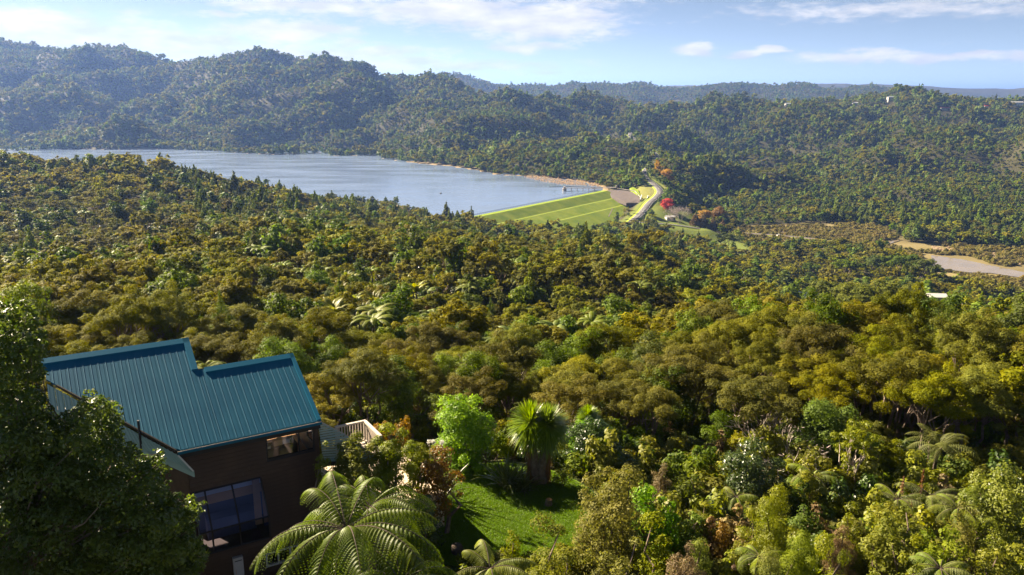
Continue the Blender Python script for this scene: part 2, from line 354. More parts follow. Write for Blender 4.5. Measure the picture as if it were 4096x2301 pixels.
# dam: crest from A to B, the grass face falls away on the valley side
DAM_Z = 2.0
DA, DB = PZ(1905, 864, DAM_Z)[:2], PZ(2417, 762, DAM_Z)[:2]
DDIR = (DB - DA) / np.linalg.norm(DB - DA); DPER = np.array([DDIR[1], -DDIR[0]])
DLEN = np.linalg.norm(DB - DA)
def dam_sd(x, y):
    return (x - DA[0]) * DDIR[0] + (y - DA[1]) * DDIR[1], (x - DA[0]) * DPER[0] + (y - DA[1]) * DPER[1]
def berm_off(pts, z):
    return np.mean([dam_sd(*PZ(a, b, z)[:2])[1] for a, b in pts])
B1 = berm_off([(2152, 858), (2310, 825), (2440, 798)], DAM_Z - 6)
B2 = berm_off([(2231, 882), (2340, 857), (2440, 835)], DAM_Z - 11)
print('dam', DA, DB, DLEN, 'berms', B1, B2)
DAM_PROF = [(-14, -6), (-3, DAM_Z - .4), (-2.6, DAM_Z), (3.0, DAM_Z), (3.6, DAM_Z - .3), (B1 - .9, DAM_Z - 6), (B1 + .9, DAM_Z - 6.1), (B2 - .9, DAM_Z - 11), (B2 + .9, DAM_Z - 11.1), (B2 + 45, DAM_Z - 26)]
def dam_z(d):
    return np.interp(d, [p[0] for p in DAM_PROF], [p[1] for p in DAM_PROF])
LAKE_POLY = [tuple(PZ(a, b, 0)[:2]) for a, b in [(-500,606),(0,607),(199,597),(398,599),(660,597),(795,603),(930,612),(1097,620),(1288,612),(1314,625),(1505,621),(1512,633),(1654,653),(1780,664),(1900,682),(1980,700),(2142,708),(2300,722),(2385,742),(2412,752)]]
LAKE_POLY += [tuple(DB - DPER * 3), tuple(DA - DPER * 3), tuple(DA - DDIR * 45 - DPER * 3)]
for px, Y in [(1600, 770), (1300, 800), (900, 830), (500, 860), (0, 900), (-500, 950)]:
    LAKE_POLY.append(((px - CX) / F * Y, Y))
ROAD = [P(2470, 915, 725), P(2520, 892, 745), P(2568, 850, 790), P(2598, 812, 822), P(2632, 783, 850), P(2640, 762, 878), P(2618, 738, 912), P(2585, 715, 960), P(2575, 692, 1010), P(2596, 668, 1075), P(2624, 645, 1140),
        P(2626, 622, 1215), P(2600, 600, 1290), P(2560, 575, 1380), P(2525, 548, 1480), P(2520, 530, 1560)]
SIDE = [P(2530, 885, 752), P(2600, 893, 745), P(2700, 900, 742), P(2800, 915, 738)]
VROAD = [PZ(2935, 930, FLAT + 1.2), PZ(3100, 941, FLAT + 1.2), PZ(3250, 955, FLAT + 1.2), PZ(3330, 968, FLAT + 1.2), PZ(3420, 985, FLAT + 1.2)]
def resample(pts, n):
    pts = np.array(pts); seg = np.r_[0, np.cumsum(np.linalg.norm(np.diff(pts, axis=0), axis=1))]
    m = len(pts)
    def cr(t):
        i = int(min(max(np.searchsorted(seg, t) - 1, 0), m - 2)); u = (t - seg[i]) / (seg[i + 1] - seg[i])
        p0, p1, p2, p3 = pts[max(i - 1, 0)], pts[i], pts[i + 1], pts[min(i + 2, m - 1)]
        return 0.5 * ((2 * p1) + (-p0 + p2) * u + (2 * p0 - 5 * p1 + 4 * p2 - p3) * u * u + (-p0 + 3 * p1 - 3 * p2 + p3) * u ** 3)
    return np.array([cr(t) for t in np.linspace(0, seg[-1], n)])
ROADS = [resample(ROAD, 70), resample(SIDE, 16), resample(VROAD, 20)]
FLAT_POLY = [tuple(PZ(a, b, FLAT)[:2]) for a, b in [(2925,925),(2960,908),(3152,899),(3303,892),(3529,908),(3600,950),(3655,975),(3856,985),(4096,1000),(4500,1020),(4500,1215),(4096,1205),(3960,1185),(3850,1150),(3700,1130),(3640,1060),(3500,1010),(3300,992),(3050,990),(2960,950)]]
GRASS_POLY = [tuple(PZ(a, b, -22)[:2]) for a, b in [(2600,885),(2720,880),(2860,930),(2960,960),(3010,1010),(2960,1040),(2860,1010),(2700,960),(2620,925)]]
LAWN_Z = CZ - 18.6
LAWN_C = PZ(1980, 2040, LAWN_Z)[:2]
def lawn_d(x, y): return np.sqrt(((x - LAWN_C[0]) / 4.6) ** 2 + ((y - LAWN_C[1]) / 4.4) ** 2)

def terrain(x, y):
    x = np.atleast_1d(np.asarray(x, float)); y = np.atleast_1d(np.asarray(y, float))
    yc = np.clip(y, 9, 9000); a = np.clip(x / yc, -1.15, 1.15) * KA
    z = CZ + rbf(a, np.log(yc)) * yc
    r = np.sqrt(x * x + y * y)
    amp = np.interp(r, [30, 70, 250, 700, 1000, 1500, 3000, 4000], [0.0, 0.5, 3.0, 4.5, 18, 44, 56, 14])
    rid = 1 - np.abs(fbm(x + .45 * y, y - .3 * x, 380, 4, 5)) * 2.2
    z = z + amp * (0.55 * fbm(x, y, 160, 4, 1) + 0.5 * rid - 0.15 - (0.75 - 0.40 * smooth(.30, .48, x / np.maximum(y, 30))) * smooth(-.12, .05, x / np.maximum(y, 30)) * smooth(1100, 1700, r))
    z = z + np.interp(r, [25, 60], [0.1, 0.25]) * fbm(x, y, 6, 3, 9)
    far = smooth(6800, 9000, y); z = z * (1 - far) - 20 * far
    z = np.where(y < 3000, np.maximum(z, FLAT - 0.4 + 0.0 * z), z)
    # lake basin
    sdl = poly_sd(LAKE_POLY, x, y); s, d = dam_sd(x, y)
    up = (d < 2) | (s < -40)
    zl = np.where(sdl < 0, np.maximum(-8, sdl * 0.25 - 0.3), 0.35 + 0.02 * sdl)
    k = np.where(up, 1 - smooth(0, 75, sdl), 0.0); k = np.where(sdl < 0, 1.0, k)
    z = z * (1 - k) + zl * k
    # dam
    on = (s > -60) & (s < DLEN + 40) & (d > -14) & (d < B2 + 44)
    z = np.where(on & (s < DLEN + 4), np.minimum(z, dam_z(d) - 4.0), z)
    fill = dam_z(d) - 0.6 - 0.16 * np.maximum(s - DLEN, 0)
    z = np.where((s > DLEN + 4) & (s < DLEN + 48) & (d > -2) & (d < B2 + 44), np.maximum(z, fill), z)
    # flats
    sf = poly_sd(FLAT_POLY, x, y); k = 1 - smooth(0, 55, sf); z = z * (1 - k) + (FLAT + 0.0) * k
    # roads
    for i, rd in enumerate(ROADS):
        dd, zz = line_d(rd[::2], x, y); k = 1 - smooth(7, 34, dd); z = z * (1 - k) + (zz - 0.45) * k
    z = np.clip(z, -26, 375)
    # lawn
    k = 1 - smooth(1.0, 1.6, lawn_d(x, y)); z = z * (1 - k) + LAWN_Z * k
    return z
def T(x, y): return float(terrain(x, y)[0])

def grid_rows():
    return np.concatenate([np.linspace(-80, 5, 8), np.geomspace(7, 60, 70), np.geomspace(61, 560, 120)[0:], np.geomspace(563, 1500, 170), np.geomspace(1512, 7500, 110), np.geomspace(7900, 60000, 14)])
ys = grid_rows(); us = np.unique(np.concatenate([np.linspace(-1.15, 1.15, 150), np.linspace(0.02, 0.42, 90), [-4, -2.5, -1.6, 1.6, 2.5, 4]]))
YY, UU = np.meshgrid(ys, us, indexing='ij')
XX = np.clip(UU * np.maximum(YY, 30), -65000, 65000); gx, gy = XX.ravel(), YY.ravel()
gz = terrain(gx, gy); print('ground', gz.min(), gz.max())
ny, nx = YY.shape
GZ2 = gz.reshape(ny, nx)
def tfast(x, y):
    y = np.clip(y, ys[0], ys[-1] - 1); u = np.clip(x / np.maximum(y, 30), us[0], us[-1] - 1e-6)
    i = np.clip(np.searchsorted(ys, y) - 1, 0, ny - 2); j = np.clip(np.searchsorted(us, u) - 1, 0, nx - 2)
    fy = (y - ys[i]) / (ys[i + 1] - ys[i]); fx = (u - us[j]) / (us[j + 1] - us[j])
    return (GZ2[i, j] * (1 - fx) + GZ2[i, j + 1] * fx) * (1 - fy) + (GZ2[i + 1, j] * (1 - fx) + GZ2[i + 1, j + 1] * fx) * fy
ii = np.arange(ny * nx).reshape(ny, nx)
gq = np.stack([ii[:-1, :-1], ii[:-1, 1:], ii[1:, 1:], ii[1:, :-1]], -1).reshape(-1, 4)

# ground cover classes by place: forest floor, grass, mud, straw
def ground_colour(x, y, z):
    c = np.tile(np.array([0.045, 0.042, 0.020]), (len(x), 1))
    n = fbm(x, y, 30, 3, 21)[:, None] * 0.5 + 0.5
    c = c * (0.7 + 0.6 * n)
    sf = poly_sd(FLAT_POLY, x, y); m = (1 - smooth(-2, 10, sf))[:, None]
    mud = np.array([0.19, 0.155, 0.070]) * (0.75 + 0.5 * n); c = c * (1 - m) + mud * m
    sg = poly_sd(GRASS_POLY, x, y); m = (1 - smooth(-2, 12, sg))[:, None]
    gr = np.array([0.13, 0.165, 0.03]) * (0.8 + 0.4 * n); c = c * (1 - m) + gr * m
    for i, rd in enumerate(ROADS):
        dd, _ = line_d(rd[::2], x, y); w = (1 - smooth(9, 16, dd))[:, None] * (1.0 if i < 2 else 0.6)
        c = c * (1 - w) + np.array([0.14, 0.17, 0.03]) * w
    s, d = dam_sd(x, y)
    w = (smooth(DLEN - 4, DLEN + 4, s) * (1 - smooth(DLEN + 55, DLEN + 70, s)) * smooth(-8, -2, d) * (1 - smooth(B2 + 44, B2 + 60, d)))[:, None]
    c = c * (1 - w) + np.array([0.19, 0.19, 0.05]) * w
    sdl = poly_sd(LAKE_POLY, x, y); w = ((1 - smooth(4, 11, sdl)) * ((d < 0) | (s < -30)))[:, None]
    c = c * (1 - w) + np.array([0.30, 0.22, 0.12]) * w
    w = (1 - smooth(1.0, 1.25, lawn_d(x, y)))[:, None]; c = c * (1 - w) + np.array([0.05, 0.10, 0.012]) * w
    return c
gc = ground_colour(gx, gy, gz)
m, nt, out = new_mat('ground')
at = N(nt.nodes, 'ShaderNodeAttribute', attribute_name='cover'); bs = N(nt.nodes, 'ShaderNodeBsdfPrincipled'); bs.inputs['Roughness'].default_value = 0.9
bs.inputs['Specular IOR Level'].default_value = 0.1
geo = N(nt.nodes, 'ShaderNodeNewGeometry')
nf = noise(nt, geo.outputs['Position'], 0.9, 6, 0.65); mr = N(nt.nodes, 'ShaderNodeMapRange'); mr.inputs[3].default_value = 0.55; mr.inputs[4].default_value = 1.45; nt.links.new(nf, mr.inputs[0])
nt.links.new(mixc(nt, 1.0, at.outputs['Color'], mr.outputs[0], 'MULTIPLY'), bs.inputs['Base Color']); nt.links.new(bs.outputs[0], out.inputs[0])
gme = mesh_np('ground', np.stack([gx, gy, gz], 1), gq, MATS['ground'], smooth=True)
ca = gme.attributes.new('cover', 'FLOAT_COLOR', 'POINT'); ca.data.foreach_set('color', np.c_[gc, np.ones(len(gc))].astype(np.float32).ravel())
tag(obj('ground', gme), kind='structure')

# ------------------------------------------------------------------ lake
m, nt, out = new_mat('lake_water'); bs = N(nt.nodes, 'ShaderNodeBsdfPrincipled')
bs.inputs['Base Color'].default_value = (0.14, 0.19, 0.30, 1); bs.inputs['IOR'].default_value = 1.33; bs.inputs['Specular IOR Level'].default_value = 0.7
geo = N(nt.nodes, 'ShaderNodeNewGeometry'); mp = N(nt.nodes, 'ShaderNodeMapping'); nt.links.new(geo.outputs['Position'], mp.inputs[0]); mp.inputs['Scale'].default_value = (1, 1.6, 1)
b = N(nt.nodes, 'ShaderNodeBump'); b.inputs['Strength'].default_value = 0.10; b.inputs['Distance'].default_value = 0.25
nt.links.new(noise(nt, mp.outputs[0], 0.35, 4, 0.6), b.inputs['Height']); nt.links.new(b.outputs[0], bs.inputs['Normal'])
mp2 = N(nt.nodes, 'ShaderNodeMapping'); nt.links.new(geo.outputs['Position'], mp2.inputs[0]); mp2.inputs['Scale'].default_value = (0.010, 0.030, 1); mp2.inputs['Rotation'].default_value = (0, 0, radians(-20))
mr = N(nt.nodes, 'ShaderNodeMapRange'); mr.inputs[1].default_value = 0.35; mr.inputs[2].default_value = 0.65; mr.inputs[3].default_value = 0.10; mr.inputs[4].default_value = 0.26
nt.links.new(noise(nt, mp2.outputs[0], 1.0, 3, 0.5), mr.inputs[0]); nt.links.new(mr.outputs[0], bs.inputs['Roughness']); nt.links.new(bs.outputs[0], out.inputs[0])
import bmesh
def sheet(name, poly, z, mat, kind='structure'):
    bm = bmesh.new(); vs = [bm.verts.new((p[0], p[1], z)) for p in poly]; f = bm.faces.new(vs)
    bmesh.ops.triangulate(bm, faces=[f]); bm.normal_update()
    for f in bm.faces:
        if f.normal.z < 0: f.normal_flip()
    me = bpy.data.meshes.new(name); bm.to_mesh(me); bm.free(); me.materials.append(mat)
    return tag(obj(name, me), kind=kind)
big = [(p[0], p[1]) for p in LAKE_POLY]
c0 = np.mean(big, axis=0)
# the sheet runs a little under the banks
bigp = [tuple(PZ(a, b - 4, 0)[:2]) for a, b in [(-900,600),(-500,600),(0,602),(199,592),(398,594),(660,592),(795,597),(930,606),(1097,613),(1288,606),(1420,612),(1540,620),(1654,645),(1780,657),(1900,675),(1980,692),(2142,700),(2300,715),(2395,735),(2425,750)]]
sheet('lake', bigp + [tuple(DB - DPER * 2.8), tuple(DA - DPER * 2.8), tuple(DA - DDIR * 60 - DPER * 2.8)] + big[-6:] + [((-900 - CX) / F * 960, 960)], LAKE, MATS['lake_water'])
for i, poly in enumerate([[(3725,1020),(3850,1038),(3957,1060),(4100,1090),(4500,1150),(4500,1195),(4096,1112),(3960,1092),(3876,1090),(3790,1078),(3728,1070)], [(3030,916),(3090,920),(3200,928),(3225,934),(3180,934),(3080,926)], [(3470,965),(3560,950),(3600,962),(3560,975),(3490,980)]]):
    m_ = MATS.get('creek_water') or plain('creek_water', (0.20, 0.17, 0.13), 0.12, 0.6, c2=(0.26, 0.21, 0.15), nscale=0.08)
    sheet('creek', [tuple(PZ(a, b, FLAT + .45)[:2]) for a, b in poly], FLAT + 0.45, m_)
# ------------------------------------------------------------------ foliage builders (numpy)
def unit(v): return v / (np.linalg.norm(v, axis=-1, keepdims=True) + 1e-9)
def leaf_quads(pos, nrm, ln, wd, r, axis=None, fold=0.15):
    """one rhombic leaf for each position"""
    n = len(pos)
    t = r.normal(size=(n, 3)) if axis is None else axis + r.normal(size=(n, 3)) * 0.35
    nrm = unit(nrm); t = unit(t - nrm * np.sum(t * nrm, 1, keepdims=True)); b = np.cross(nrm, t)
    s = r.uniform(0.7, 1.3, (n, 1)); ln = ln * s; wd = wd * s
    v = np.stack([pos - t * ln, pos + b * wd + nrm * wd * fold, pos + t * ln, pos - b * wd + nrm * wd * fold], 1).reshape(-1, 3)
    return v, np.arange(n * 4).reshape(n, 4)
def fill_clumps(cl, leaf, cover, r, asp=0.5, core=0.35, up=0.35, sharp=1.0, axis_up=None, jit=0.38):
    """cl rows: cx cy cz rx ry rz tint. leaves over each clump's shell and some inside it"""
    P_, N_, V_ = [], [], []
    la = 2 * leaf * leaf * asp
    for c in cl:
        area = 4 * pi * ((c[3] * c[4]) ** 1.6 / 3 + (c[3] * c[5]) ** 1.6 / 3 + (c[4] * c[5]) ** 1.6 / 3) ** (1 / 1.6)
        k = max(5, int(cover * area / la))
        d = unit(r.normal(size=(k, 3))); low = d[:, 2] < -0.25; d[low, 2] *= -np.where(r.random(low.sum()) < 0.6, 1, -1)
        rad = np.where(r.random(k) < core, r.uniform(0.35, 0.9, k), r.uniform(0.82, 1.08, k) ** sharp)
        bump = 1 + 0.18 * np.sin(d[:, 0] * 7 + c[0] * 3) * np.sin(d[:, 1] * 6 + c[1] * 5) + 0.1 * np.sin(d[:, 2] * 9 + c[2])
        p = c[:3] + d * rad[:, None] * bump[:, None] * c[3:6]
        nn = unit(d / c[3:6] * np.mean(c[3:6])) + np.array([0, 0, up]) + r.normal(size=(k, 3)) * jit
        P_.append(p); N_.append(nn); V_.append(np.clip(c[6] + r.normal(size=k) * 0.22, 0, 1))
    P_ = np.concatenate(P_); N_ = np.concatenate(N_); V_ = np.concatenate(V_)
    ax = None if axis_up is None else np.tile(np.array([0, 0, axis_up]), (len(P_), 1)) + N_ * 0.5
    v, q = leaf_quads(P_, N_, leaf, leaf * asp, r, ax)
    return v, q, V_
def limb(mb, a, b, r0, r1, r, n=5, seg=4, wob=0.08, sides=5):
    a, b = np.asarray(a, float), np.asarray(b, float); L = np.linalg.norm(b - a)
    pts = [a + (b - a) * (i / seg) + (r.normal(size=3) * wob * L * (0 < i < seg)) for i in range(seg + 1)]
    mb.tube(pts, [r0 + (r1 - r0) * i / seg for i in range(seg + 1)], sides); return pts

def manuka_parts(seed, leaf, cover, H=5.5, R=2.5, stems=4, mat='manuka', sides=5, bark='bark', name='manuka', detail=1.0, flat=0.5, tufts=3):
    """umbrella crown of rounded tufts carried on leaning stems: returns (trunk mesh, crown mesh)"""
    r = np.random.default_rng(seed); tb = MB(); cl = []
    ends = []
    for s in range(stems):
        az = 2 * pi * (s + r.uniform(-.3, .3)) / stems; rr = R * r.uniform(0.35, 0.62)
        base = np.array([cos(az) * 0.12, sin(az) * 0.12, -0.5]); fork = np.array([cos(az) * rr * 0.55, sin(az) * rr * 0.55, H * r.uniform(0.38, 0.52)])
        limb(tb, base, fork, 0.10 * H / 5.5 * r.uniform(.8, 1.2), 0.06, r, sides=sides)
        for k in range(int(3 + 2 * detail)):
            a2 = az + r.uniform(-1.1, 1.1); q = R * r.uniform(0.3, 0.9)
            e = np.array([cos(a2) * q, sin(a2) * q, H * (r.uniform(0.80, 0.97) - 0.20 * (q / R) ** 2)])
            limb(tb, fork, e, 0.05, 0.018, r, seg=3, sides=max(3, sides - 1)); ends.append(e)
    for k in range(3):
        ends.append(np.array([r.normal() * R * .25, r.normal() * R * .25, H * r.uniform(.9, 1.0)]))
    tint = r.uniform(0.25, 0.6)
    for e in ends:
        for j in range(tufts):
            rx = R * r.uniform(0.11, 0.25); o = r.normal(size=3) * np.array([R * .22, R * .22, H * .045])
            cl.append([*(e + o), rx, rx * r.uniform(.8, 1.2), rx * r.uniform(.45, .72) * (flat / 0.5), np.clip(tint + r.normal() * .22, 0, 1)])
    v, q, va = fill_clumps(np.array(cl), leaf, cover, r, asp=0.42, core=0.25)
    return tb.mesh(name + '_trunk', MATS[bark]), mesh_np(name + '_crown', v, q, MATS[mat], va)
def broad_parts(seed, leaf, cover, H=6.0, R=2.4, mat='broadleaf', name='broadleaf', K=16, low=0.25, bark='bark', asp=0.55, lump=0.38, spike=0.0):
    """rounded dome of leaf clumps down to `low` of the height"""
    r = np.random.default_rng(seed); tb = MB(); cl = []
    limb(tb, (0, 0, -0.5), (r.normal() * .1, r.normal() * .1, H * .6), 0.035 * H, 0.02 * H * .5, r, sides=5)
    ph = r.uniform(0, 6.28, 3)
    for k in range(K):
        z = low + (1 - low) * ((k + r.random()) / K); az = k * 2.4 + r.uniform(-.4, .4)
        prof = sqrt(max(0.0, 1 - ((z - (low * .5 + .3)) / (1.02 - (low * .5 + .3))) ** 2)) if z > low * .5 + .3 else 0.8 + 0.2 * z
        az_f = 1 + .22 * sin(2 * az + ph[0]) + .16 * sin(3 * az + ph[1] + 3 * z); q = R * prof * r.uniform(.45, .88) * az_f; c = np.array([cos(az) * q, sin(az) * q, H * z * (0.93 + .07 * r.normal())])
        rr = R * lump * r.choice([.5, .7, .9, 1.2], p=[.3, .3, .25, .15]) * r.uniform(.85, 1.15)
        cl.append([*c, rr, rr * r.uniform(.8, 1.2), rr * r.uniform(.7, 1.1) * (1 + spike), np.clip(.45 + r.normal() * .22, 0, 1)])
        if k % 3 == 0: limb(tb, (0, 0, H * z * .45), c, 0.012 * H, 0.004 * H, r, seg=3, sides=4)
    cl.append([0, 0, H * .5, R * .6, R * .6, H * .34, .35])
    v, q, va = fill_clumps(np.array(cl), leaf, cover, r, asp=asp, core=.3)
    return tb.mesh(name + '_trunk', MATS[bark]), mesh_np(name + '_crown', v, q, MATS[mat], va)
def conifer_parts(seed, leaf, cover, H=8.0, R=1.7, mat='conifer', name='conifer', K=9, drop=0.25):
    r = np.random.default_rng(seed); tb = MB(); cl = []
    limb(tb, (0, 0, -0.5), (0, 0, H * .97), 0.022 * H, 0.01, r, wob=.01, sides=5)
    for k in range(K):
        z = (k + .5) / K; w = R * (1 - z) ** 0.8 + 0.12
        m_ = max(1, int(5 * (1 - z)) + 1)
        for j in range(m_):
            az = j * 2 * pi / m_ + k * 1.1 + r.uniform(-.3, .3); q = w * .55 if m_ > 1 else 0
            cl.append([cos(az) * q, sin(az) * q, H * (0.14 + .86 * z) - w * drop * .5, w * .52, w * .52, H / K * .75, np.clip(.45 + r.normal() * .2, 0, 1)])
    v, q, va = fill_clumps(np.array(cl), leaf, cover, r, asp=.4, core=.2, up=0.1, axis_up=0.8)
    return tb.mesh(name + '_trunk', MATS['bark_dark']), mesh_np(name + '_crown', v, q, MATS[mat], va)
def frond_arrays(r, L=2.6, a0=radians(48), bend=radians(115), pairs=24, leaflets=11, lp=0.62, hang=0.55, lw=0.028, width=1.0, V=False):
    """a pinnate frond growing along +X: rachis points and leaflet quads"""
    n = pairs + 4; s = np.linspace(0, 1, n); ang = a0 - bend * s ** 1.25
    ds = L / (n - 1); x = np.r_[0, np.cumsum(np.cos(ang[:-1]) * ds)]; z = np.r_[0, np.cumsum(np.sin(ang[:-1]) * ds)]
    rach = np.stack([x, 0 * x, z], 1); VV, QQ, VA = [], [], []; b = 0
    for i in range(3, n):
        f = s[i]; plen = lp * (2.45 * f ** .6 * (1 - min(f, .985)) ** .75) * r.uniform(.93, 1.07)
        tang = np.array([cos(ang[i]), 0, sin(ang[i])]); nor = np.array([-sin(ang[i]), 0, cos(ang[i])])
        for sd in (-1, 1):
            out = np.array([0, sd, 0]) * 1.0 + tang * 0.32 + nor * (0.30 if V else 0.12); out /= np.linalg.norm(out)
            k = leaflets; t = (np.arange(k) + .5) / k
            hg = hang * r.uniform(.8, 1.2)
            c = rach[i] + out * (plen * t)[:, None] - np.array([0, 0, 1]) * (plen * hg * t ** 1.8)[:, None]
            dirp = out - np.array([0, 0, 1]) * (hg * 1.8 * t ** .8)[:, None]; dirp = unit(dirp)
            w = lw * (1 - 0.70 * t) * width + .004
            if leaflets > 1:
                side = unit(np.cross(dirp, nor)); up = np.cross(side, dirp)
                for s2 in (-1, 1):
                    o1 = side * s2 * w[:, None] * 1.0 - up * (w * .6)[:, None] + dirp * (w * .5)[:, None]
                    hw = dirp * (plen / k * .46)
                    vs = np.stack([c - hw, c - hw * .3 + o1, c + hw * .7 + o1, c + hw], 1)
                    VV.append(vs.reshape(-1, 3)); QQ.append(np.arange(k * 4).reshape(k, 4) + b); b += 4 * k
                    VA.append(np.clip(.5 + r.normal(size=k) * .15 + .15 * (1 - f), 0, 1))
            else:
                e = rach[i] + out * plen - np.array([0, 0, 1]) * plen * hg
                md = rach[i] + out * plen * .55 - np.array([0, 0, 1]) * plen * hg * .3
                hw = tang * L / n * .48 * width
                vs = np.array([rach[i] - hw, rach[i] + hw, md + hw, md - hw, md - hw, md + hw, e + hw * .15, e - hw * .15])
                VV.append(vs); QQ.append(np.array([[0, 1, 2, 3], [4, 5, 6, 7]]) + b); b += 8; VA.append(np.clip(.5 + r.normal(size=2) * .15, 0, 1))
    return rach, np.concatenate(VV), np.concatenate(QQ), np.concatenate(VA)
def rot_frond(v, az, tilt=0.0):
    c, s = cos(tilt), sin(tilt); v = np.stack([v[:, 0] * c - v[:, 2] * s, v[:, 1], v[:, 0] * s + v[:, 2] * c], 1)
    c, s = cos(az), sin(az); return np.stack([v[:, 0] * c - v[:, 1] * s, v[:, 0] * s + v[:, 1] * c, v[:, 2]], 1)
def fern_parts(seed, nf=13, L=2.2, H=3.5, leaflets=1, pairs=14, mat='fern', a0=42, bend=100, lp=.5, name='fern', V=False, width=1.6, dead=False):
    """tree fern or palm as (trunk, crown of fronds)"""
    r = np.random.default_rng(seed); tb = MB()
    limb(tb, (0, 0, -0.5), (0, 0, H), .12, .09, r, wob=.015, sides=6)
    VV, QQ, VA = [], [], []; b = 0
    for i in range(nf):
        rc, v, q, va = frond_arrays(r, L * r.uniform(.85, 1.1), radians(a0 + r.uniform(-12, 14)), radians(bend * r.uniform(.8, 1.15)), pairs, leaflets, lp, V=V, width=width)
        v = rot_frond(v, i * 2.39996 + r.uniform(-.2, .2)) + np.array([0, 0, H]); VV.append(v); QQ.append(q + b); VA.append(va); b += len(v)
    return tb.mesh(name + '_trunk', MATS['bark_dark']), mesh_np(name + '_crown', np.concatenate(VV), np.concatenate(QQ), MATS[mat], np.concatenate(VA))
def sword_leaves(r, n, L, w, el_rng, droop, seg=4, start=0.1):
    """strap leaves radiating from the origin"""
    VV, QQ, VA = [], [], []; b = 0
    for i in range(n):
        az = r.uniform(0, 2 * pi); el = radians(r.uniform(*el_rng)); l = L * r.uniform(.75, 1.1); dr = droop * r.uniform(.5, 1.4)
        d = np.array([cos(az) * cos(el), sin(az) * cos(el), sin(el)]); sdv = np.array([-sin(az), cos(az), 0])
        t = np.linspace(0, 1, seg + 1); c = d * (start + l * t)[:, None] - np.array([0, 0, 1]) * (dr * l * t ** 2.2)[:, None]
        ww = w * np.array([.7] + [1.0] * (seg - 2) + [.7, .08]) if seg > 2 else w * np.ones(seg + 1)
        vs = np.stack([c - sdv * ww[:, None], c + sdv * ww[:, None]], 1).reshape(-1, 3)
        VV.append(vs); QQ.append(np.array([[2 * k, 2 * k + 1, 2 * k + 3, 2 * k + 2] for k in range(seg)]) + b); b += len(vs)
        VA.append(np.full(seg, np.clip(.5 + r.normal() * .2, 0, 1)))
    return np.concatenate(VV), np.concatenate(QQ), np.concatenate(VA)
def bare_parts(seed, H=5.0, R=2.0, mat='bark_pale', name='bare', n=5, twigs=0, twig_mat='bare_twig'):
    r = np.random.default_rng(seed); tb = MB(); tw = []
    def grow(p, d, l, rad, lev):
        e = p + d * l; limb(tb, p, e, rad, rad * .6, r, seg=2, wob=.06, sides=4)
        if lev == 0: tw.append(e); return
        for k in range(3 if lev > 1 else 4):
            nd = unit(d + r.normal(size=3) * .55 + np.array([0, 0, .12])); grow(e, nd, l * r.uniform(.55, .8), rad * .6, lev - 1)
    for s in range(n):
        az = 2 * pi * s / n + r.uniform(-.4, .4); d = unit(np.array([cos(az) * .45 * R / 2, sin(az) * .45 * R / 2, 1.0]))
        grow(np.array([0, 0, -.3]), d, H * .38, .016 * H, 3)
    tm = tb.mesh(name + '_limbs', MATS[mat]); cm = None
    if twigs:
        e = np.array(tw); idx = r.integers(0, len(e), twigs); p = e[idx] + r.normal(size=(twigs, 3)) * H * .05
        v, q = leaf_quads(p, r.normal(size=(twigs, 3)), H * .028, H * .004, r, unit(p - np.array([0, 0, H * .3])))
        cm = mesh_np(name + '_twigs', v, q, MATS[twig_mat], r.random(twigs))
    return tm, cm

ROOTS = []     # every individual tree: (object, world point of its crown, kind, adjective) for the labels below
def tree_thing(name, parts, loc, rz, scl, cat, group, names=('trunk', 'crown'), label=None, adj=None, noun=None, top=4.0):
    o = empty(name, loc, rz); o.scale = scl if hasattr(scl, '__len__') else (scl, scl, scl)
    for nm, me in zip(names, parts):
        if me is not None: obj(nm, me, o)
    tag(o, label, cat, group)
    if label is None: ROOTS.append((o, np.array(loc) + np.array([0, 0, top]), noun or name.replace('_', ' '), adj or ''))
    return o
# ------------------------------------------------------------------ dam, roads, lake works
plain('dam_grass', (0.130, 0.205, 0.012), 0.85, 0.1, c2=(0.265, 0.310, 0.030), nscale=0.07, detail=10)
plain('berm_grass', (0.200, 0.275, 0.018), 0.85, 0.1, c2=(0.27, 0.30, 0.04), nscale=0.12, detail=8)
plain('mown_grass', (0.200, 0.290, 0.016), 0.85, 0.1, c2=(0.260, 0.320, 0.030), nscale=0.3)
plain('dry_grass', (0.30, 0.25, 0.075), 0.9, 0.1, c2=(0.22, 0.25, 0.04), nscale=0.09, detail=7)
plain('concrete', (0.42, 0.38, 0.34), 0.85, 0.2, c2=(0.30, 0.27, 0.25), nscale=0.3)
plain('concrete_brown', (0.165, 0.135, 0.125), 0.85, 0.2, c2=(0.12, 0.10, 0.095), nscale=0.25, detail=7)
plain('asphalt', (0.125, 0.120, 0.125), 0.85, 0.2, c2=(0.095, 0.09, 0.095), nscale=0.4)
plain('white_paint', (0.78, 0.77, 0.74), 0.6, 0.3)
plain('dark_metal', (0.045, 0.045, 0.05), 0.5, 0.4)
plain('grey_wood', (0.22, 0.20, 0.18), 0.8, 0.2, c2=(0.30, 0.27, 0.24), nscale=3)

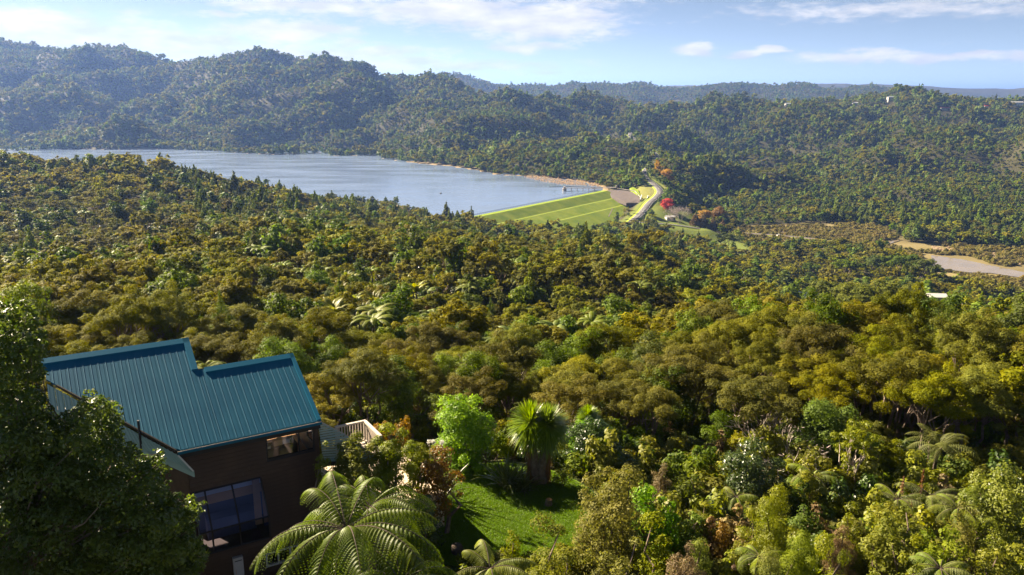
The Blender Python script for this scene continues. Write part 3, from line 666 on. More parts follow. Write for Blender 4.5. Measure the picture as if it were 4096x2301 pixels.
dam = empty('dam', (0, 0, 0)); tag(dam, 'long grassed earth dam holding back the lake', 'dam')
def dp(s, d, z): q = DA + DDIR * s + DPER * d; return (q[0], q[1], z)
prof = DAM_PROF
names = {2: ('crest', 'mown_grass'), 5: ('berm', 'berm_grass'), 7: ('berm', 'dry_grass')}
S0, S1 = -45.0, DLEN + 2
def strip(i0, i1, name, mat, rough=0.0, s1=S1):
    rr = np.random.default_rng(i0 + 5); ns = 60; VV = []; m_ = 9 if rough else 2
    for a in range(ns + 1):
        s_ = S0 + (s1 - S0) * a / ns
        for b_ in range(m_):
            t = b_ / (m_ - 1); d = prof[i0][0] + (prof[i1][0] - prof[i0][0]) * t; z = prof[i0][1] + (prof[i1][1] - prof[i0][1]) * t
            if rough and 0 < b_ < m_ - 1: z += rr.normal() * rough
            VV.append(dp(s_, d, z))
    Q = [(a * m_ + b_, a * m_ + b_ + 1, (a + 1) * m_ + b_ + 1, (a + 1) * m_ + b_) for a in range(ns) for b_ in range(m_ - 1)]
    me = mesh_np(name, VV, Q, MATS[mat], smooth=False); return obj(name, me, dam)
strip(0, 1, 'water_face', 'concrete_brown'); strip(1, 4, 'crest', 'mown_grass')
strip(4, 5, 'grass_face', 'dam_grass', .03); strip(5, 6, 'berm', 'berm_grass', 0, DLEN + 2)
strip(6, 7, 'grass_face', 'dam_grass', .03); strip(7, 8, 'berm', 'berm_grass', 0, DLEN - 10); strip(8, 9, 'grass_face', 'dam_grass', .03)
mb = MB()
for a in range(0, 92):
    s_ = -40 + a * 3.0
    if s_ > DLEN - 6: break
    q = dp(s_, -2.9, DAM_Z); mb.box(q[0] - .09, q[0] + .09, q[1] - .09, q[1] + .09, q[2] - .5, q[2] + 1.25)
for h in (0.55, 1.15):
    a, b_ = dp(-40, -2.9, DAM_Z + h), dp(DLEN - 6, -2.9, DAM_Z + h); mb.tube([a, b_], .09, 4)
f = mb.build('crest_fence', MATS['dark_metal']); tag(f, 'dark post and rail fence running along the dam crest', 'fence')

def ribbon(name, line, half, mat, dz=0.0, skirt=1.5, parent=None):
    line = np.asarray(line); d = np.gradient(line[:, :2], axis=0); d = d / np.linalg.norm(d, axis=1, keepdims=True); nr = np.stack([-d[:, 1], d[:, 0]], 1)
    VV = []
    for p, n_2 in zip(line, nr):
        for o, z in ((-half - .8 * (skirt > 0), -skirt), (-half, 0), (half, 0), (half + .8 * (skirt > 0), -skirt)):
            VV.append((p[0] + n_2[0] * o, p[1] + n_2[1] * o, p[2] + dz + z))
    Q = [(a * 4 + k, a * 4 + k + 1, a * 4 + k + 5, a * 4 + k + 4) for a in range(len(line) - 1) for k in range(3)]
    me = mesh_np(name, VV, [q[::-1] for q in Q], MATS[mat]); return obj(name, me, parent)
def offset(line, o):
    line = np.asarray(line); d = np.gradient(line[:, :2], axis=0); d = d / np.linalg.norm(d, axis=1, keepdims=True)
    return np.c_[line[:, 0] - d[:, 1] * o, line[:, 1] + d[:, 0] * o, line[:, 2]]
for i, rd in enumerate(ROADS):
    half = (3.7, 3.0, 2.6)[i]
    rob = ribbon('road', rd, half, 'asphalt' if i < 2 else 'concrete_brown', 0.10 + .02 * i, 1.6); tag(rob, kind='structure')
    if i == 0:
        for o in (-3.2, 3.2): ribbon('edge_line', offset(rd, o), .07, 'white_paint', 0.14, 0, rob)
        for a in range(0, len(rd) - 1, 2): ribbon('centre_line', offset(rd, 0.0)[a:a + 2],   .06, 'white_paint', 0.14, 0, rob)
    vg = ribbon('verge', rd[:30] if i == 0 else rd, half + (2.0, 2, 1.5)[i], 'mown_grass' if i < 2 else 'dam_grass', -0.12, 2.5); tag(vg, kind='structure')

# spillway apron beside the road, retaining wall and parapets
def slab(name, pts, thick, mat, parent=None):
    pts = [np.asarray(p) for p in pts]; k = len(pts); v = [tuple(p) for p in pts] + [tuple(p - np.array([0, 0, thick])) for p in pts]
    f = [tuple(range(k)), tuple(range(2 * k - 1, k - 1, -1))] + [(i, i + k, (i + 1) % k + k, (i + 1) % k) for i in range(k)]
    return MB().add(v, f).build(name, MATS[mat], parent)
spill = empty('spillway', P(2480, 800, 850)); tag(spill, 'brown concrete spillway apron between the dam end and the road', 'spillway')
def LP(px, py, Y): return P(px, py, Y) - P(2480, 800, 850)
slab('apron', [LP(2448, 790, 856), LP(2505, 812, 832), LP(2562, 812, 838), LP(2560, 795, 852), LP(2540, 770, 878), LP(2470, 757, 893), LP(2430, 762, 886)], 3.0, 'concrete_brown', spill)
for a, b_ in (((2470, 754, 894), (2540, 765, 880)), ((2540, 765, 880), (2562, 790, 854))):
    p, q = LP(*a), LP(*b_); MB().tube([p, q], .5, 4).build('kerb', MATS['concrete'], spill)
for (x0, y0, Y0), (x1, y1, Y1), h in (((2560, 808, 836), (2566, 790, 852), 2.8), ((2588, 798, 842), (2592, 787, 852), 1.4)):
    p, q = P(x0, y0, Y0), P(x1, y1, Y1); d = unit(q - p) ; n_2 = np.array([-d[1], d[0], 0]) * .35; up = np.array([0, 0, h])
    w = MB().hexa([p - n_2, q - n_2, q + n_2, p + n_2, p - n_2 + up, q - n_2 + up, q + n_2 + up, p + n_2 + up]).build('parapet', MATS['white_paint'])
    tag(w, 'long white parapet wall between spillway and road' if h > 2 else 'short white parapet wall on the forest side of the road', 'wall')
slab('path', [P(2433, 868, 778)+np.array([0,0,.4]), P(2437, 868, 778)+np.array([0,0,.4]), P(2452, 835, 812)+np.array([0,0,.4]), P(2449, 835, 812)+np.array([0,0,.4])], .3, 'concrete_brown'); tag(bpy.data.objects['path'], kind='structure')
slab('traffic_island', [P(2518, 757, 900) + np.array([0,0,1.2]), P(2535, 753, 905)+ np.array([0,0,1.2]), P(2552, 765, 888)+ np.array([0,0,1.2]), P(2561, 785, 862)+ np.array([0,0,1.2]), P(2548, 780, 866)+ np.array([0,0,1.2]), P(2526, 768, 882)+ np.array([0,0,1.2])], 2.0, 'mown_grass'); tag(bpy.data.objects['traffic_island'], kind='structure')

# footbridge over the spillway with its trestle
br = empty('service_bridge', (0, 0, 0)); tag(br, 'pale service bridge on a dark trestle above the spillway', 'bridge')
a, b_ = P(2365, 756, 893), P(2468, 751, 893); d = unit(b_ - a); n_2 = np.array([-d[1], d[0], 0]) * 1.3; up = np.array([0, 0, .5])
MB().hexa([a - n_2, b_ - n_2, b_ + n_2, a + n_2, a - n_2 + up, b_ - n_2 + up, b_ + n_2 + up, a + n_2 + up]).build('deck', MATS['concrete'], br)
for o in (-1, 1): MB().tube([a + n_2 * o + up * 2.8, b_ + n_2 * o + up * 2.8], .09, 4).build('handrail', MATS['concrete'], br)
for t in (.72, .86):
    p = a + (b_ - a) * t; MB().tube([p, p - np.array([0, 0, 7.5])], .32, 5).build('column', MATS['concrete'], br)
for t0, t1 in ((.66, .78), (.78, .92), (.92, .80)):
    p, q = a + (b_ - a) * t0, a + (b_ - a) * t1; MB().tube([p, q - np.array([0, 0, 8.5])], .22, 4).build('brace', MATS['dark_metal'], br)
e_ = a + (b_ - a) * .98; MB().box(e_[0] - .8, e_[0] + .8, e_[1] - .8, e_[1] + .8, e_[2], e_[2] + 2.6).build('end_post', MATS['concrete'], br)

# intake tower and walkway
iw = empty('intake_walkway', (0, 0, 0)); tag(iw, 'concrete walkway on piers leading across the water to the intake tower', 'walkway')
a, b_ = PZ(2262, 763.5, 0) + np.array([0, 0, 2.9]), PZ(2392, 765, 0) + np.array([0, 0, 2.9]); d = unit(b_ - a); n_2 = np.array([-d[1], d[0], 0]) * .7; up = np.array([0, 0, .45])
MB().hexa([a - n_2, b_ - n_2, b_ + n_2, a + n_2, a - n_2 + up, b_ - n_2 + up, b_ + n_2 + up, a + n_2 + up]).build('deck', MATS['concrete'], iw)
for o in (-1, 1): MB().tube([a + n_2 * o + up * 3, b_ + n_2 * o + up * 3], .07, 4).build('handrail', MATS['grey_wood'], iw)
for k in range(1, 6):
    p = a + (b_ - a) * (k / 5.6); MB().box(p[0] - .35, p[0] + .35, p[1] - .6, p[1] + .6, -4, p[2]).build('pier', MATS['grey_wood'], iw)
it = empty('intake_tower', PZ(2258, 765, 0)); tag(it, 'squat concrete intake tower standing in the lake at the walkway end', 'tower')
mb = MB(); ang = [2 * pi * k / 10 for k in range(10)]
mb.tube([(0, 0, -4), (0, 0, 2.4)], 2.3, 10).build('shaft', MATS['concrete'], it); MB().tube([(0, 0, 2.4), (0, 0, 3.1)], 2.7, 10).build('platform', MATS['concrete'], it)
MB().box(-1.2, 1.2, -1.0, 1.0, 3.1, 4.8).build('hut', MATS['concrete'], it); MB().tube([(0, 0, 4.8), (0, 0, 5.2)], [1.7, .2], 6).build('hut_roof', MATS['concrete'], it)
bo = MB().tube([PZ(2196, 749, 0), PZ(2280, 747, 0), PZ(2360, 750, 0), PZ(2420, 751, 0)], .45, 6).build('debris_boom', MATS['dark_metal']); tag(bo, 'dark floating boom lying on the lake behind the intake tower', 'boom')
by = MB().tube([(0, 0, -.4), (0, 0, .5), (0, 0, 1.1)], [1.1, 1.3, .3], 10).build('buoy', MATS['dark_metal'], loc=PZ(1763, 775, 0)); tag(by, 'small dark buoy alone on the open lake', 'buoy')

# cars
plain('car_silver', (0.42, 0.44, 0.47), 0.3, 0.6, 0.6); plain('car_white', (0.80, 0.80, 0.79), 0.35, 0.5); plain('tyre', (0.02, 0.02, 0.02), 0.9, 0.2); plain('car_glass', (0.015, 0.02, 0.025), 0.08, 0.6)
plain('lamp_red', (0.4, 0.02, 0.02), .4); plain('lamp_clear', (0.8, 0.8, 0.75), .2)
def car(loc, rz, mat, label, s=1.0):
    o = empty('parked_car' if 'flat' in label else 'car', loc, rz); o.scale = (s, s, s); tag(o, label, 'car')
    W = .86
    sec = [(-2.15, .35, .62, .80), (-2.1, .28, .85, .84), (-1.3, .25, .92, W), (.7, .25, .90, W), (1.7, .27, .78, .84), (2.12, .34, .60, .74)]
    v = []; f = []
    for x, z0, z1, w in sec: v += [(x, -w, z0), (x, w, z0), (x, w * .97, z1), (x, -w * .97, z1)]
    for i in range(len(sec) - 1): f += [(4 * i + k, 4 * i + (k + 1) % 4, 4 * i + 4 + (k + 1) % 4, 4 * i + 4 + k) for k in range(4)]
    f += [(3, 2, 1, 0), tuple(4 * (len(sec) - 1) + k for k in range(4))]
    MB().add(v, f).build('body', MATS[mat], o)
    MB().hexa([(-1.75, -.80, .88), (1.0, -.80, .86), (1.0, .80, .86), (-1.75, .80, .88), (-1.25, -.62, 1.36), (.25, -.62, 1.38), (.25, .62, 1.38), (-1.25, .62, 1.36)]).build('windows', MATS['car_glass'], o)
    MB().hexa([(-1.22, -.64, 1.37), (.22, -.64, 1.39), (.22, .64, 1.39), (-1.22, .64, 1.37), (-1.1, -.56, 1.45), (.1, -.56, 1.46), (.1, .56, 1.46), (-1.1, .56, 1.45)]).build('roof', MATS[mat], o)
    for x in (-1.35, 1.35):
        for y in (-.80, .80): MB().tube([(x, y - .1, .31), (x, y + .1, .31)], .31, 12).build('wheel', MATS['tyre'], o)
    for y in (-.58, .58):
        MB().box(2.06, 2.14, y - .16, y + .16, .52, .64).build('headlight', MATS['lamp_clear'], o); MB().box(-2.16, -2.08, y - .14, y + .14, .6, .76).build('tail_light', MATS['lamp_red'], o)
    return o
rd = ROADS[0]; i_ = int(np.argmin(np.abs(proj(rd)[1] - 842))); p = offset(rd, -1.9)[i_]; dv = rd[i_ + 1] - rd[i_ - 1]
car((p[0], p[1], p[2] + .12), math.atan2(dv[1], dv[0]) + pi, 'car_silver', 'silver car driving on the curving road below the dam', 1.15)
p = PZ(3118, 944, FLAT + 1.3); car(p, radians(10), 'car_white', 'white car on the flat track beside the estuary', 1.2)

# poles, lamp and wires
def pole(px, py, Y, h, label, arm=2.4, mat='grey_wood', name='power_pole', wires=(), z=None):
    p = P(px, py, Y); p[2] = T(p[0], p[1]) if z is None else z
    o = empty(name, p); tag(o, label, 'pole', 'power poles' if name == 'power_pole' else None)
    MB().tube([(0, 0, -1), (0, 0, h)], [.22, .15], 6).build('post', MATS[mat], o)
    if name == 'street_lamp':
        MB().tube([(0, 0, h), (.5, 0, h + .3), (1.6, 0, h + .4)], .09, 5).build('arm', MATS[mat], o); MB().box(1.4, 2.3, -.2, .2, h + .3, h + .5).build('lamp_head', MATS['concrete'], o)
    else:
        MB().box(-arm / 2, arm / 2, -.08, .08, h - .7, h - .5).build('crossarm', MATS[mat], o)
        for x in (-arm / 2 + .15, 0, arm / 2 - .15): MB().tube([(x, 0, h - .5), (x, 0, h - .2)], .08, 5).build('insulator', MATS['white_paint'], o)
        for dx, dy, dz in wires:
            MB().tube([(dx * t, dy * t, h - .2 + dz * t - 6 * t * (1 - t) * .5) for t in np.linspace(0, 1, 9)], .045, 3).build('wire', MATS['concrete'], o)
    return o
# ------------------------------------------------------------------ house with the teal roof
plain('roof_teal', (0.010, 0.100, 0.178), 0.6, 0.10, c2=(0.018, 0.128, 0.208), nscale=0.9)
plain('roof_teal_cap', (0.008, 0.115, 0.205), 0.65, 0.07)
plain('roof_green', (0.24, 0.38, 0.40), 0.45, 0.4, c2=(0.28, 0.42, 0.43), nscale=1.5)
plain('board_stain', (0.060, 0.036, 0.024), 0.7, 0.25, c2=(0.090, 0.054, 0.036), nscale=3.0, bump=0.2)
plain('frame_dark', (0.018, 0.013, 0.012), 0.5, 0.4)
plain('roof_pale', (0.36, 0.47, 0.44), 0.5, 0.4, c2=(0.42, 0.52, 0.49), nscale=2)  # paler copy of the green roofing, with sunlight put into its colour
plain('trim_pale', (0.50, 0.43, 0.36), 0.7, 0.3, c2=(0.58, 0.50, 0.43), nscale=3)
plain('cream', (0.72, 0.58, 0.42), 0.75, 0.25)
plain('wood_warm', (0.55, 0.29, 0.13), 0.5, 0.3, c2=(0.62, 0.35, 0.17), nscale=3)
plain('white_wall', (0.72, 0.70, 0.66), 0.7, 0.3); plain('box_white', (0.55, 0.53, 0.56), 0.6, 0.3); plain('blue_grey', (0.10, 0.115, 0.19), 0.5, 0.3)
plain('slot_dark', (0.02, 0.02, 0.025), 0.6, 0.3); plain('interior_dark', (0.06, 0.035, 0.025), 0.7, 0.2)
glass_mat('window_glass'); glass_mat('bay_glass', (0.85, 0.88, 1.0), (0.75, 0.78, 1.0))
ER = P(1280, 1682, 30.0); EL = PZ(708, 1802, ER[2])
E_ = (ER - EL)[:2]; E_ = E_ / np.linalg.norm(E_); HN = np.array([-E_[1], E_[0]])
HANG = math.atan2(E_[1], E_[0]); GB = 8.0            # GB: eave height above the house origin
TPI = tan(radians(26.1))
house = empty('house', (ER[0], ER[1], ER[2] - GB), HANG)
tag(house, 'dark timber house with a teal ribbed metal roof above the lawn', 'house')
def hw(e, n, z): q = ER[:2] + E_ * e + HN * n; return np.array([q[0], q[1], ER[2] + z])
def up_(z): return z + GB
def hbox(name, e0, e1, n0, n1, z0, z1, mat, parent=house): return MB().box(e0, e1, n0, n1, up_(z0), up_(z1)).build(name, MATS[mat], parent)

# main roof: ribbed sheets between the sloping left verge and the stepped ridge
roof = hbox('roof', -5.42, -0.05, 0.06, 3.4, -0.30, -0.22, 'frame_dark')
SH = 0.27
def s_lo(e): return 0.0 if e >= -5.46 else (-5.46 - e) * 1.13
def s_hi(e): return 3.62 if e > -3.96 else 5.40
e = 0.0; edges = []
while e > -9.3:
    e1 = e - SH
    if e > -3.96 > e1 + .02: e1 = -3.96
    edges.append((e1, e)); e = e1
for (a, b) in edges:
    mb = MB(); hi = s_hi((a + b) / 2)
    if s_lo(a) >= hi - .1: continue
    def rp(x, s, dz=0.0): return (x, s, up_(s * TPI + dz))
    la, lb = s_lo(a), s_lo(b)
    mb.hexa([rp(a + .0005, la, -.05), rp(b - .0005, lb, -.05), rp(b - .0005, hi, -.05), rp(a + .0005, hi, -.05), rp(a + .0005, la, 0), rp(b - .0005, lb, 0), rp(b - .0005, hi, 0), rp(a + .0005, hi, 0)])
    for x, w, h in ((b - .035, .014, .008), ((a + b) / 2, .008, .002)):
        ls = s_lo(x); mb.add([rp(x - w, ls, .002), rp(x + w, ls, .002), rp(x + w * .5, ls, h), rp(x - w * .5, ls, h), rp(x - w, hi - .03, .002), rp(x + w, hi - .03, .002), rp(x + w * .5, hi - .03, h), rp(x - w * .5, hi - .03, h)],
                             [(0, 1, 2, 3), (7, 6, 5, 4), (0, 4, 5, 1), (1, 5, 6, 2), (2, 6, 7, 3), (3, 7, 4, 0)])
    mb.build('roof_sheet', MATS['roof_teal'], roof)
def cap(name, p, q, w, mat='roof_teal_cap', down=.06, side=(0, -1)):
    p, q = np.array(p, float), np.array(q, float); sd_ = np.array([side[0], side[1], 0.0]) * w
    if side[1]: sd_[2] = side[1] * w * TPI
    h = np.array([0, 0, .055]); lo = np.array([0, 0, -down])
    return MB().hexa([p + lo, q + lo, q + sd_ + lo * .2, p + sd_ + lo * .2, p + h, q + h, q + sd_ + h, p + sd_ + h]).build(name, MATS[mat], roof)
cap('ridge_cap', (-9.55, 5.44, up_(5.44 * TPI)), (-3.93, 5.44, up_(5.44 * TPI)), .28)
cap('ridge_cap', (-3.68, 3.66, up_(3.66 * TPI)), (0.03, 3.66, up_(3.66 * TPI)), .26)
cap('barge_flashing', (-3.93, 3.64, up_(3.64 * TPI)), (-3.93, 5.45, up_(5.45 * TPI)), .25, side=(-1, 0))
cap('barge_flashing', (0.05, 0.0, up_(0)), (0.05, 3.66, up_(3.66 * TPI)), .17, side=(-1, 0))
cap('verge_shade', (-5.46, 0.02, up_(-.03)), (-9.0, 4.02, up_(4.02 * TPI - .03)), .05, mat='frame_dark', side=(-1, 0), down=.10)  # dark strip painting the shadow gap below the main roof's diagonal edge
MB().tube([(-5.45, -.07, up_(-.10)), (.04, -.07, up_(-.10))], .065, 8).build('gutter', MATS['roof_teal'], roof)
MB().tube([(-5.45, -.09, up_(-.035)), (.04, -.09, up_(-.035))], .016, 5).build('gutter_lip', MATS['trim_pale'], roof)
for (e0, e1, nr) in ((-9.5, -3.98, 5.46), (-3.98, 0.0, 3.68)):
    MB().hexa([(e0, nr, up_(nr * TPI - .10)), (e1, nr, up_(nr * TPI - .10)), (e1, nr + 2.6, up_((nr - 2.6) * TPI - .10)), (e0, nr + 2.6, up_((nr - 2.6) * TPI - .10)),
               (e0, nr, up_(nr * TPI)), (e1, nr, up_(nr * TPI)), (e1, nr + 2.6, up_((nr - 2.6) * TPI)), (e0, nr + 2.6, up_((nr - 2.6) * TPI))]).build('back_slope', MATS['roof_teal'], roof)
hbox('fascia', -5.4, .0, -.02, .05, -.34, -.12, 'frame_dark', roof)
# soffit between fascia and wall; gable triangle at the step
MB().add([(-3.96, 3.72, up_(3.0 * TPI)), (-3.96, 5.44, up_(5.40 * TPI)), (-3.96, 6.9, up_(3.9 * TPI)), (-3.96, 6.9, up_(3.0 * TPI))], [(0, 1, 2, 3)]).build('gable', MATS['board_stain'], house)

# lower skirt roof on the diagonal side
low = empty('skirt_roof', (0, 0, 0), 0, house)
def lp(t, k, dz=0): # t along the verge, k outward
    top = np.array([-5.46 - 3.9 * t, -.02 + 4.4 * t, -.18 + 4.4 * TPI * t]); out = np.array([-5.04 - 4.35 * t, -.47 + 4.6 * t, -.75 + 1.85 * t])
    q = top + (out - top) * k; return (q[0], q[1], up_(q[2] + dz))
ns = 16
for i in range(ns):
    a, b = i / ns, (i + 1) / ns
    mb = MB().hexa([lp(a + .002, 0, -.05), lp(b - .002, 0, -.05), lp(b - .002, 1, -.05), lp(a + .002, 1, -.05), lp(a + .002, 0), lp(b - .002, 0), lp(b - .002, 1), lp(a + .002, 1)])
    for t in (a + .25 / ns, a + .75 / ns): mb.tube([lp(t, 0.02, .012), lp(t, 1.0, .012)], .022, 5)
    mb.build('roof_sheet', MATS['roof_green'], low)
a, b = np.array(lp(0, 1)), np.array(lp(1, 1)); o = np.array([.16, -.16, 0]) * .25; dn = np.array([0, 0, -.24])
MB().hexa([a + dn, b + dn, b + dn + o, a + dn + o, a + [0, 0, .03], b + [0, 0, .03], b + o + [0, 0, .03], a + o + [0, 0, .03]]).build('fascia', MATS['roof_green'], low)
a, b = np.array(lp(-.004, 0)), np.array(lp(-.004, 1)); MB().tube([a, b], .03, 5).build('flashing', MATS['white_wall'], low)
pv = np.array(lp(.33, .7)); MB().tube([pv + [0, 0, -.3], pv + [0, 0, .95]], .045, 8).build('vent_pipe', MATS['slot_dark'], low)
hbox_w = MB()
w0, w1 = np.array([-5.12, .36]), np.array([-9.5, 4.9]); dn2 = np.array([.7, .7]) * .15
hbox_w.hexa([(w0[0], w0[1], up_(-8)), (w1[0], w1[1], up_(-8)), (w1[0] + .15, w1[1] + .15, up_(-8)), (w0[0] + .15, w0[1] + .15, up_(-8)), (w0[0], w0[1], up_(-.35)), (w1[0], w1[1], up_(.9)), (w1[0] + .15, w1[1] + .15, up_(.9)), (w0[0] + .15, w0[1] + .15, up_(-.35))]).build('side_wall', MATS['board_stain'], house)

# front wall of overlapping boards, with openings
WY = 0.35
OPEN = [(-2.16, -.20, -1.38, -.36), (-5.06, -2.44, -4.55, -2.02), (-2.52, -1.16, -6.1, -5.46)]
wall = hbox('front_wall', -5.1, -.02, WY + .035, WY + .05, -.40, -.30, 'board_stain')
bm_ = MB().add([(0, -.046, 0), (1, -.046, 0), (1, .0, 0), (0, .0, 0), (0, -.020, .160), (1, -.020, .160), (1, .0, .160), (0, .0, .160)], [(0, 3, 2, 1), (4, 5, 6, 7), (0, 1, 5, 4), (1, 2, 6, 5), (2, 3, 7, 6), (3, 0, 4, 7)]).mesh('board', MATS['board_stain'])
z = -.36 - .18; rb = np.random.default_rng(4)
while z > -8.0:
    segs = [(-5.1, -.02)]
    for (a, b, c, d) in OPEN:
        if z + .18 > c and z < d:
            segs = [s for (p, q) in segs for s in ((p, min(q, a)), (max(p, b), q)) if s[1] - s[0] > .03] if True else segs
    for (p, q) in segs:
        q2 = rb.uniform(p + .4, q - .4) if q - p > 3.2 else None
        for (x, y) in ([(p, q)] if q2 is None else [(p, q2 - .003), (q2 + .003, q)]):
            obj('board', bm_, wall, (x, WY + rb.uniform(-.003, .003), up_(z)), None, (y - x, 1, 1))
    z -= .18
# backing against light leaks, its black painting shadow lines between boards, cut around openings
def backing(e0, e1, z0, z1): hbox('lining', e0, e1, WY + .002, WY + .12, z0, z1, 'slot_dark', wall)
backing(-5.1, -.02, -.36, -.2); backing(-5.1, -2.16, -2.02, -.36); backing(-.20, -.02, -2.02, -.36); backing(-2.16, -.20, -2.02, -1.38); backing(-2.44, -.02, -5.46, -2.02); backing(-5.1, -5.06, -4.55, -2.02)
backing(-5.1, -2.52, -8, -4.55); backing(-2.52, -1.16, -8, -6.1); backing(-1.16, -.02, -8, -5.46)
hbox('corner_post', -.13, .0, WY - .05, WY + .11, -8, -.3, 'board_stain')
# end wall facing the deck, with the return of the corner window
def endbox(name, n0, n1, z0, z1, mat='board_stain'): return hbox(name, -.12, -.02, n0, n1, z0, z1, mat)
endbox('end_wall', WY + .12, 6.0, -8, -1.38); endbox('end_wall', 1.75, 6.0, -1.38, -.3); endbox('end_wall', WY + .12, 1.75, -.42, .1); MB().add([(-.07, .4, up_(-.02)), (-.07, 3.6, up_(3.5 * TPI)), (-.07, 6.0, up_(1.2 * TPI)), (-.07, 6.0, up_(-.3)), (-.07, .4, up_(-.3))], [(0, 1, 2, 3, 4)]).build('gable', MATS['board_stain'], house)
hbox('back_wall', -9.3, -.12, 5.9, 6.0, -8, -2.6, 'white_wall'); hbox('back_wall', -9.3, -.12, 5.9, 6.0, -.35, .3, 'white_wall')

def window(e0, e1, z0, z1, muls, mat='frame_dark', y=WY, parent=house, t=.06, glass='window_glass'):
    w = hbox('window', e0, e1, y - .06, y + .06, z0, z0 + t, mat)        # sill rail carries the rest
    hbox('frame', e0, e1, y - .05, y + .05, z1 - t, z1, mat, w)
    for x in [e0, e1 - t] + [m_ - t / 2 for m_ in muls]: hbox('frame', x, x + t, y - .048, y + .048, z0 + t, z1 - t, mat, w)
    xs = [e0 + t] + [v for m_ in muls for v in (m_ - t / 2, m_ + t / 2)] + [e1 - t]
    for a, b in zip(xs[::2], xs[1::2]): hbox('pane', a, b, y - .004, y + .004, z0 + t, z1 - t, glass, w)
    return w
window(-2.16, -.20, -1.38, -.36, [-.82])
w = MB().box(-.11, -.03, .42, 1.75, up_(-1.38), up_(-1.32)).build('window', MATS['frame_dark'], house); MB().box(-.075, -.067, .47, 1.72, up_(-1.32), up_(-.42)).build('pane', MATS['window_glass'], w); MB().box(-.11, -.03, 1.70, 1.75, up_(-1.32), up_(-.42)).build('frame', MATS['frame_dark'], w)
w = window(-2.52, -1.16, -6.1, -5.46, [-2.0, -1.5], 'box_white', t=.07)
hbox('lintel_flashing', -2.2, -.16, WY - .075, WY - .045, -.36, -.325, 'box_white')

# rooms behind the glass
rm = hbox('room', -4.9, -.13, WY + .13, 5.85, -2.0, -1.92, 'wood_warm')
hbox('back_partition', -4.9, -1.9, 3.6, 3.7, -1.92, -.1, 'wood_warm', rm); hbox('ceiling', -4.9, -.13, WY + .13, 5.85, -.30, -.26, 'white_wall', rm); hbox('partition', -4.95, -4.9, WY + .13, 5.8, -1.92, -.2, 'white_wall', rm)
hbox('post', -1.0, -.86, 3.6, 3.74, -1.92, -.3, 'wood_warm', rm)
tb = empty('table', hw(-1.5, 1.15, -1.92), HANG); tag(tb, 'dark wooden desk standing behind the corner window', 'desk')
MB().box(-.75, .75, -.35, .35, .70, .75).build('top', MATS['interior_dark'], tb)
for x in (-.7, .7):
    for y in (-.3, .3): MB().box(x - .03, x + .03, y - .03, y + .03, 0, .70).build('leg', MATS['interior_dark'], tb)
MB().box(-.72, .72, -.32, -.30, .1, .70).build('front_panel', MATS['interior_dark'], tb)
def small(name, e_, n_, w_, d_, h_, mat, label, cat):
    p = hw(e_, n_, -1.17); o = MB().box(-w_ / 2, w_ / 2, -d_ / 2, d_ / 2, 0, h_).box(-w_ / 2 - .01, w_ / 2 + .01, -d_ / 2 - .01, d_ / 2 + .01, h_ * .82, h_ * .98).build(name, MATS[mat], None, loc=p, rot=(0, 0, HANG)); tag(o, label, cat)
small('paper_tray', -2.0, 1.05, .34, .26, .10, 'cream', 'cream paper tray on the desk behind the corner window', 'tray')
small('wooden_box', -1.5, 1.15, .36, .25, .24, 'wood_warm', 'wooden box in the middle of the desk', 'box')
small('printer', -1.15, 1.2, .36, .28, .20, 'box_white', 'pale printer on the desk beside the window mullion', 'printer')
jug = MB().tube([(0, 0, 0), (0, 0, .12), (0, 0, .2), (0, 0, .26)], [.08, .10, .05, .06], 10).build('vase', MATS['blue_grey'], None, True, loc=hw(-.93, 1.1, -1.17)); tag(jug, 'dark blue vase at the end of the desk', 'vase')

# slanted glazed bay
bay = hbox('glazed_bay', -5.08, -2.42, -.70, .34, -4.32, -4.22, 'interior_dark')
def bp(e_, t): # t 0..1 slanted, 1..2 upright
    if t <= 1: return np.array([e_, WY + (-.62 - WY) * t, up_(-2.05 + (-3.3 + 2.05) * t)])
    return np.array([e_, -.62, up_(-3.3 + (-4.22 + 3.3) * (t - 1))])
cols = [-5.05, -4.60, -3.58, -2.46]
for a, b in zip(cols[:-1], cols[1:]):
    for t0, t1 in ((0, 1), (1, 2)):
        p = [bp(a + .02, t0), bp(b - .02, t0), bp(b - .02, t1), bp(a + .02, t1)]; nn = np.cross(p[1] - p[0], p[3] - p[0]); nn = nn / np.linalg.norm(nn) * .008
        MB().hexa([*p, *[q + nn for q in p]]).build('pane', MATS['bay_glass'], bay)
for c_ in cols:
    for t0, t1 in ((0, 1), (1, 2)): MB().tube([bp(c_, t0), bp(c_, t1)], .035, 4).build('mullion', MATS['frame_dark'], bay)
for t in (0, 1, 2): MB().tube([bp(cols[0], t), bp(cols[-1], t)], .04, 4).build('rail', MATS['frame_dark'], bay)
for c_ in (cols[0], cols[-1]):
    p, q, r_ = bp(c_, 0), bp(c_, 1), bp(c_, 2); MB().add([p, q, r_, (c_, WY, up_(-4.22))], [(0, 1, 2, 3)]).build('side_pane', MATS['bay_glass'], bay)
rm2 = hbox('room', -5.0, -.2, WY + .13, 5.8, -4.8, -4.7, 'interior_dark')
hbox('back_partition', -5.0, -.2, 2.2, 2.3, -4.7, -2.1, 'blue_grey', rm2); hbox('beam', -5.0, -.2, .9, 1.0, -2.55, -2.25, 'white_wall', rm2); hbox('wood_panel', -5.0, -.2, 1.0, 1.06, -3.0, -2.55, 'wood_warm', rm2); hbox('wood_panel', -2.75, -2.48, .55, .62, -4.2, -2.2, 'wood_warm', rm2)
hbox('counter', -4.5, -2.6, 1.2, 1.8, -4.7, -3.85, 'blue_grey', rm2)
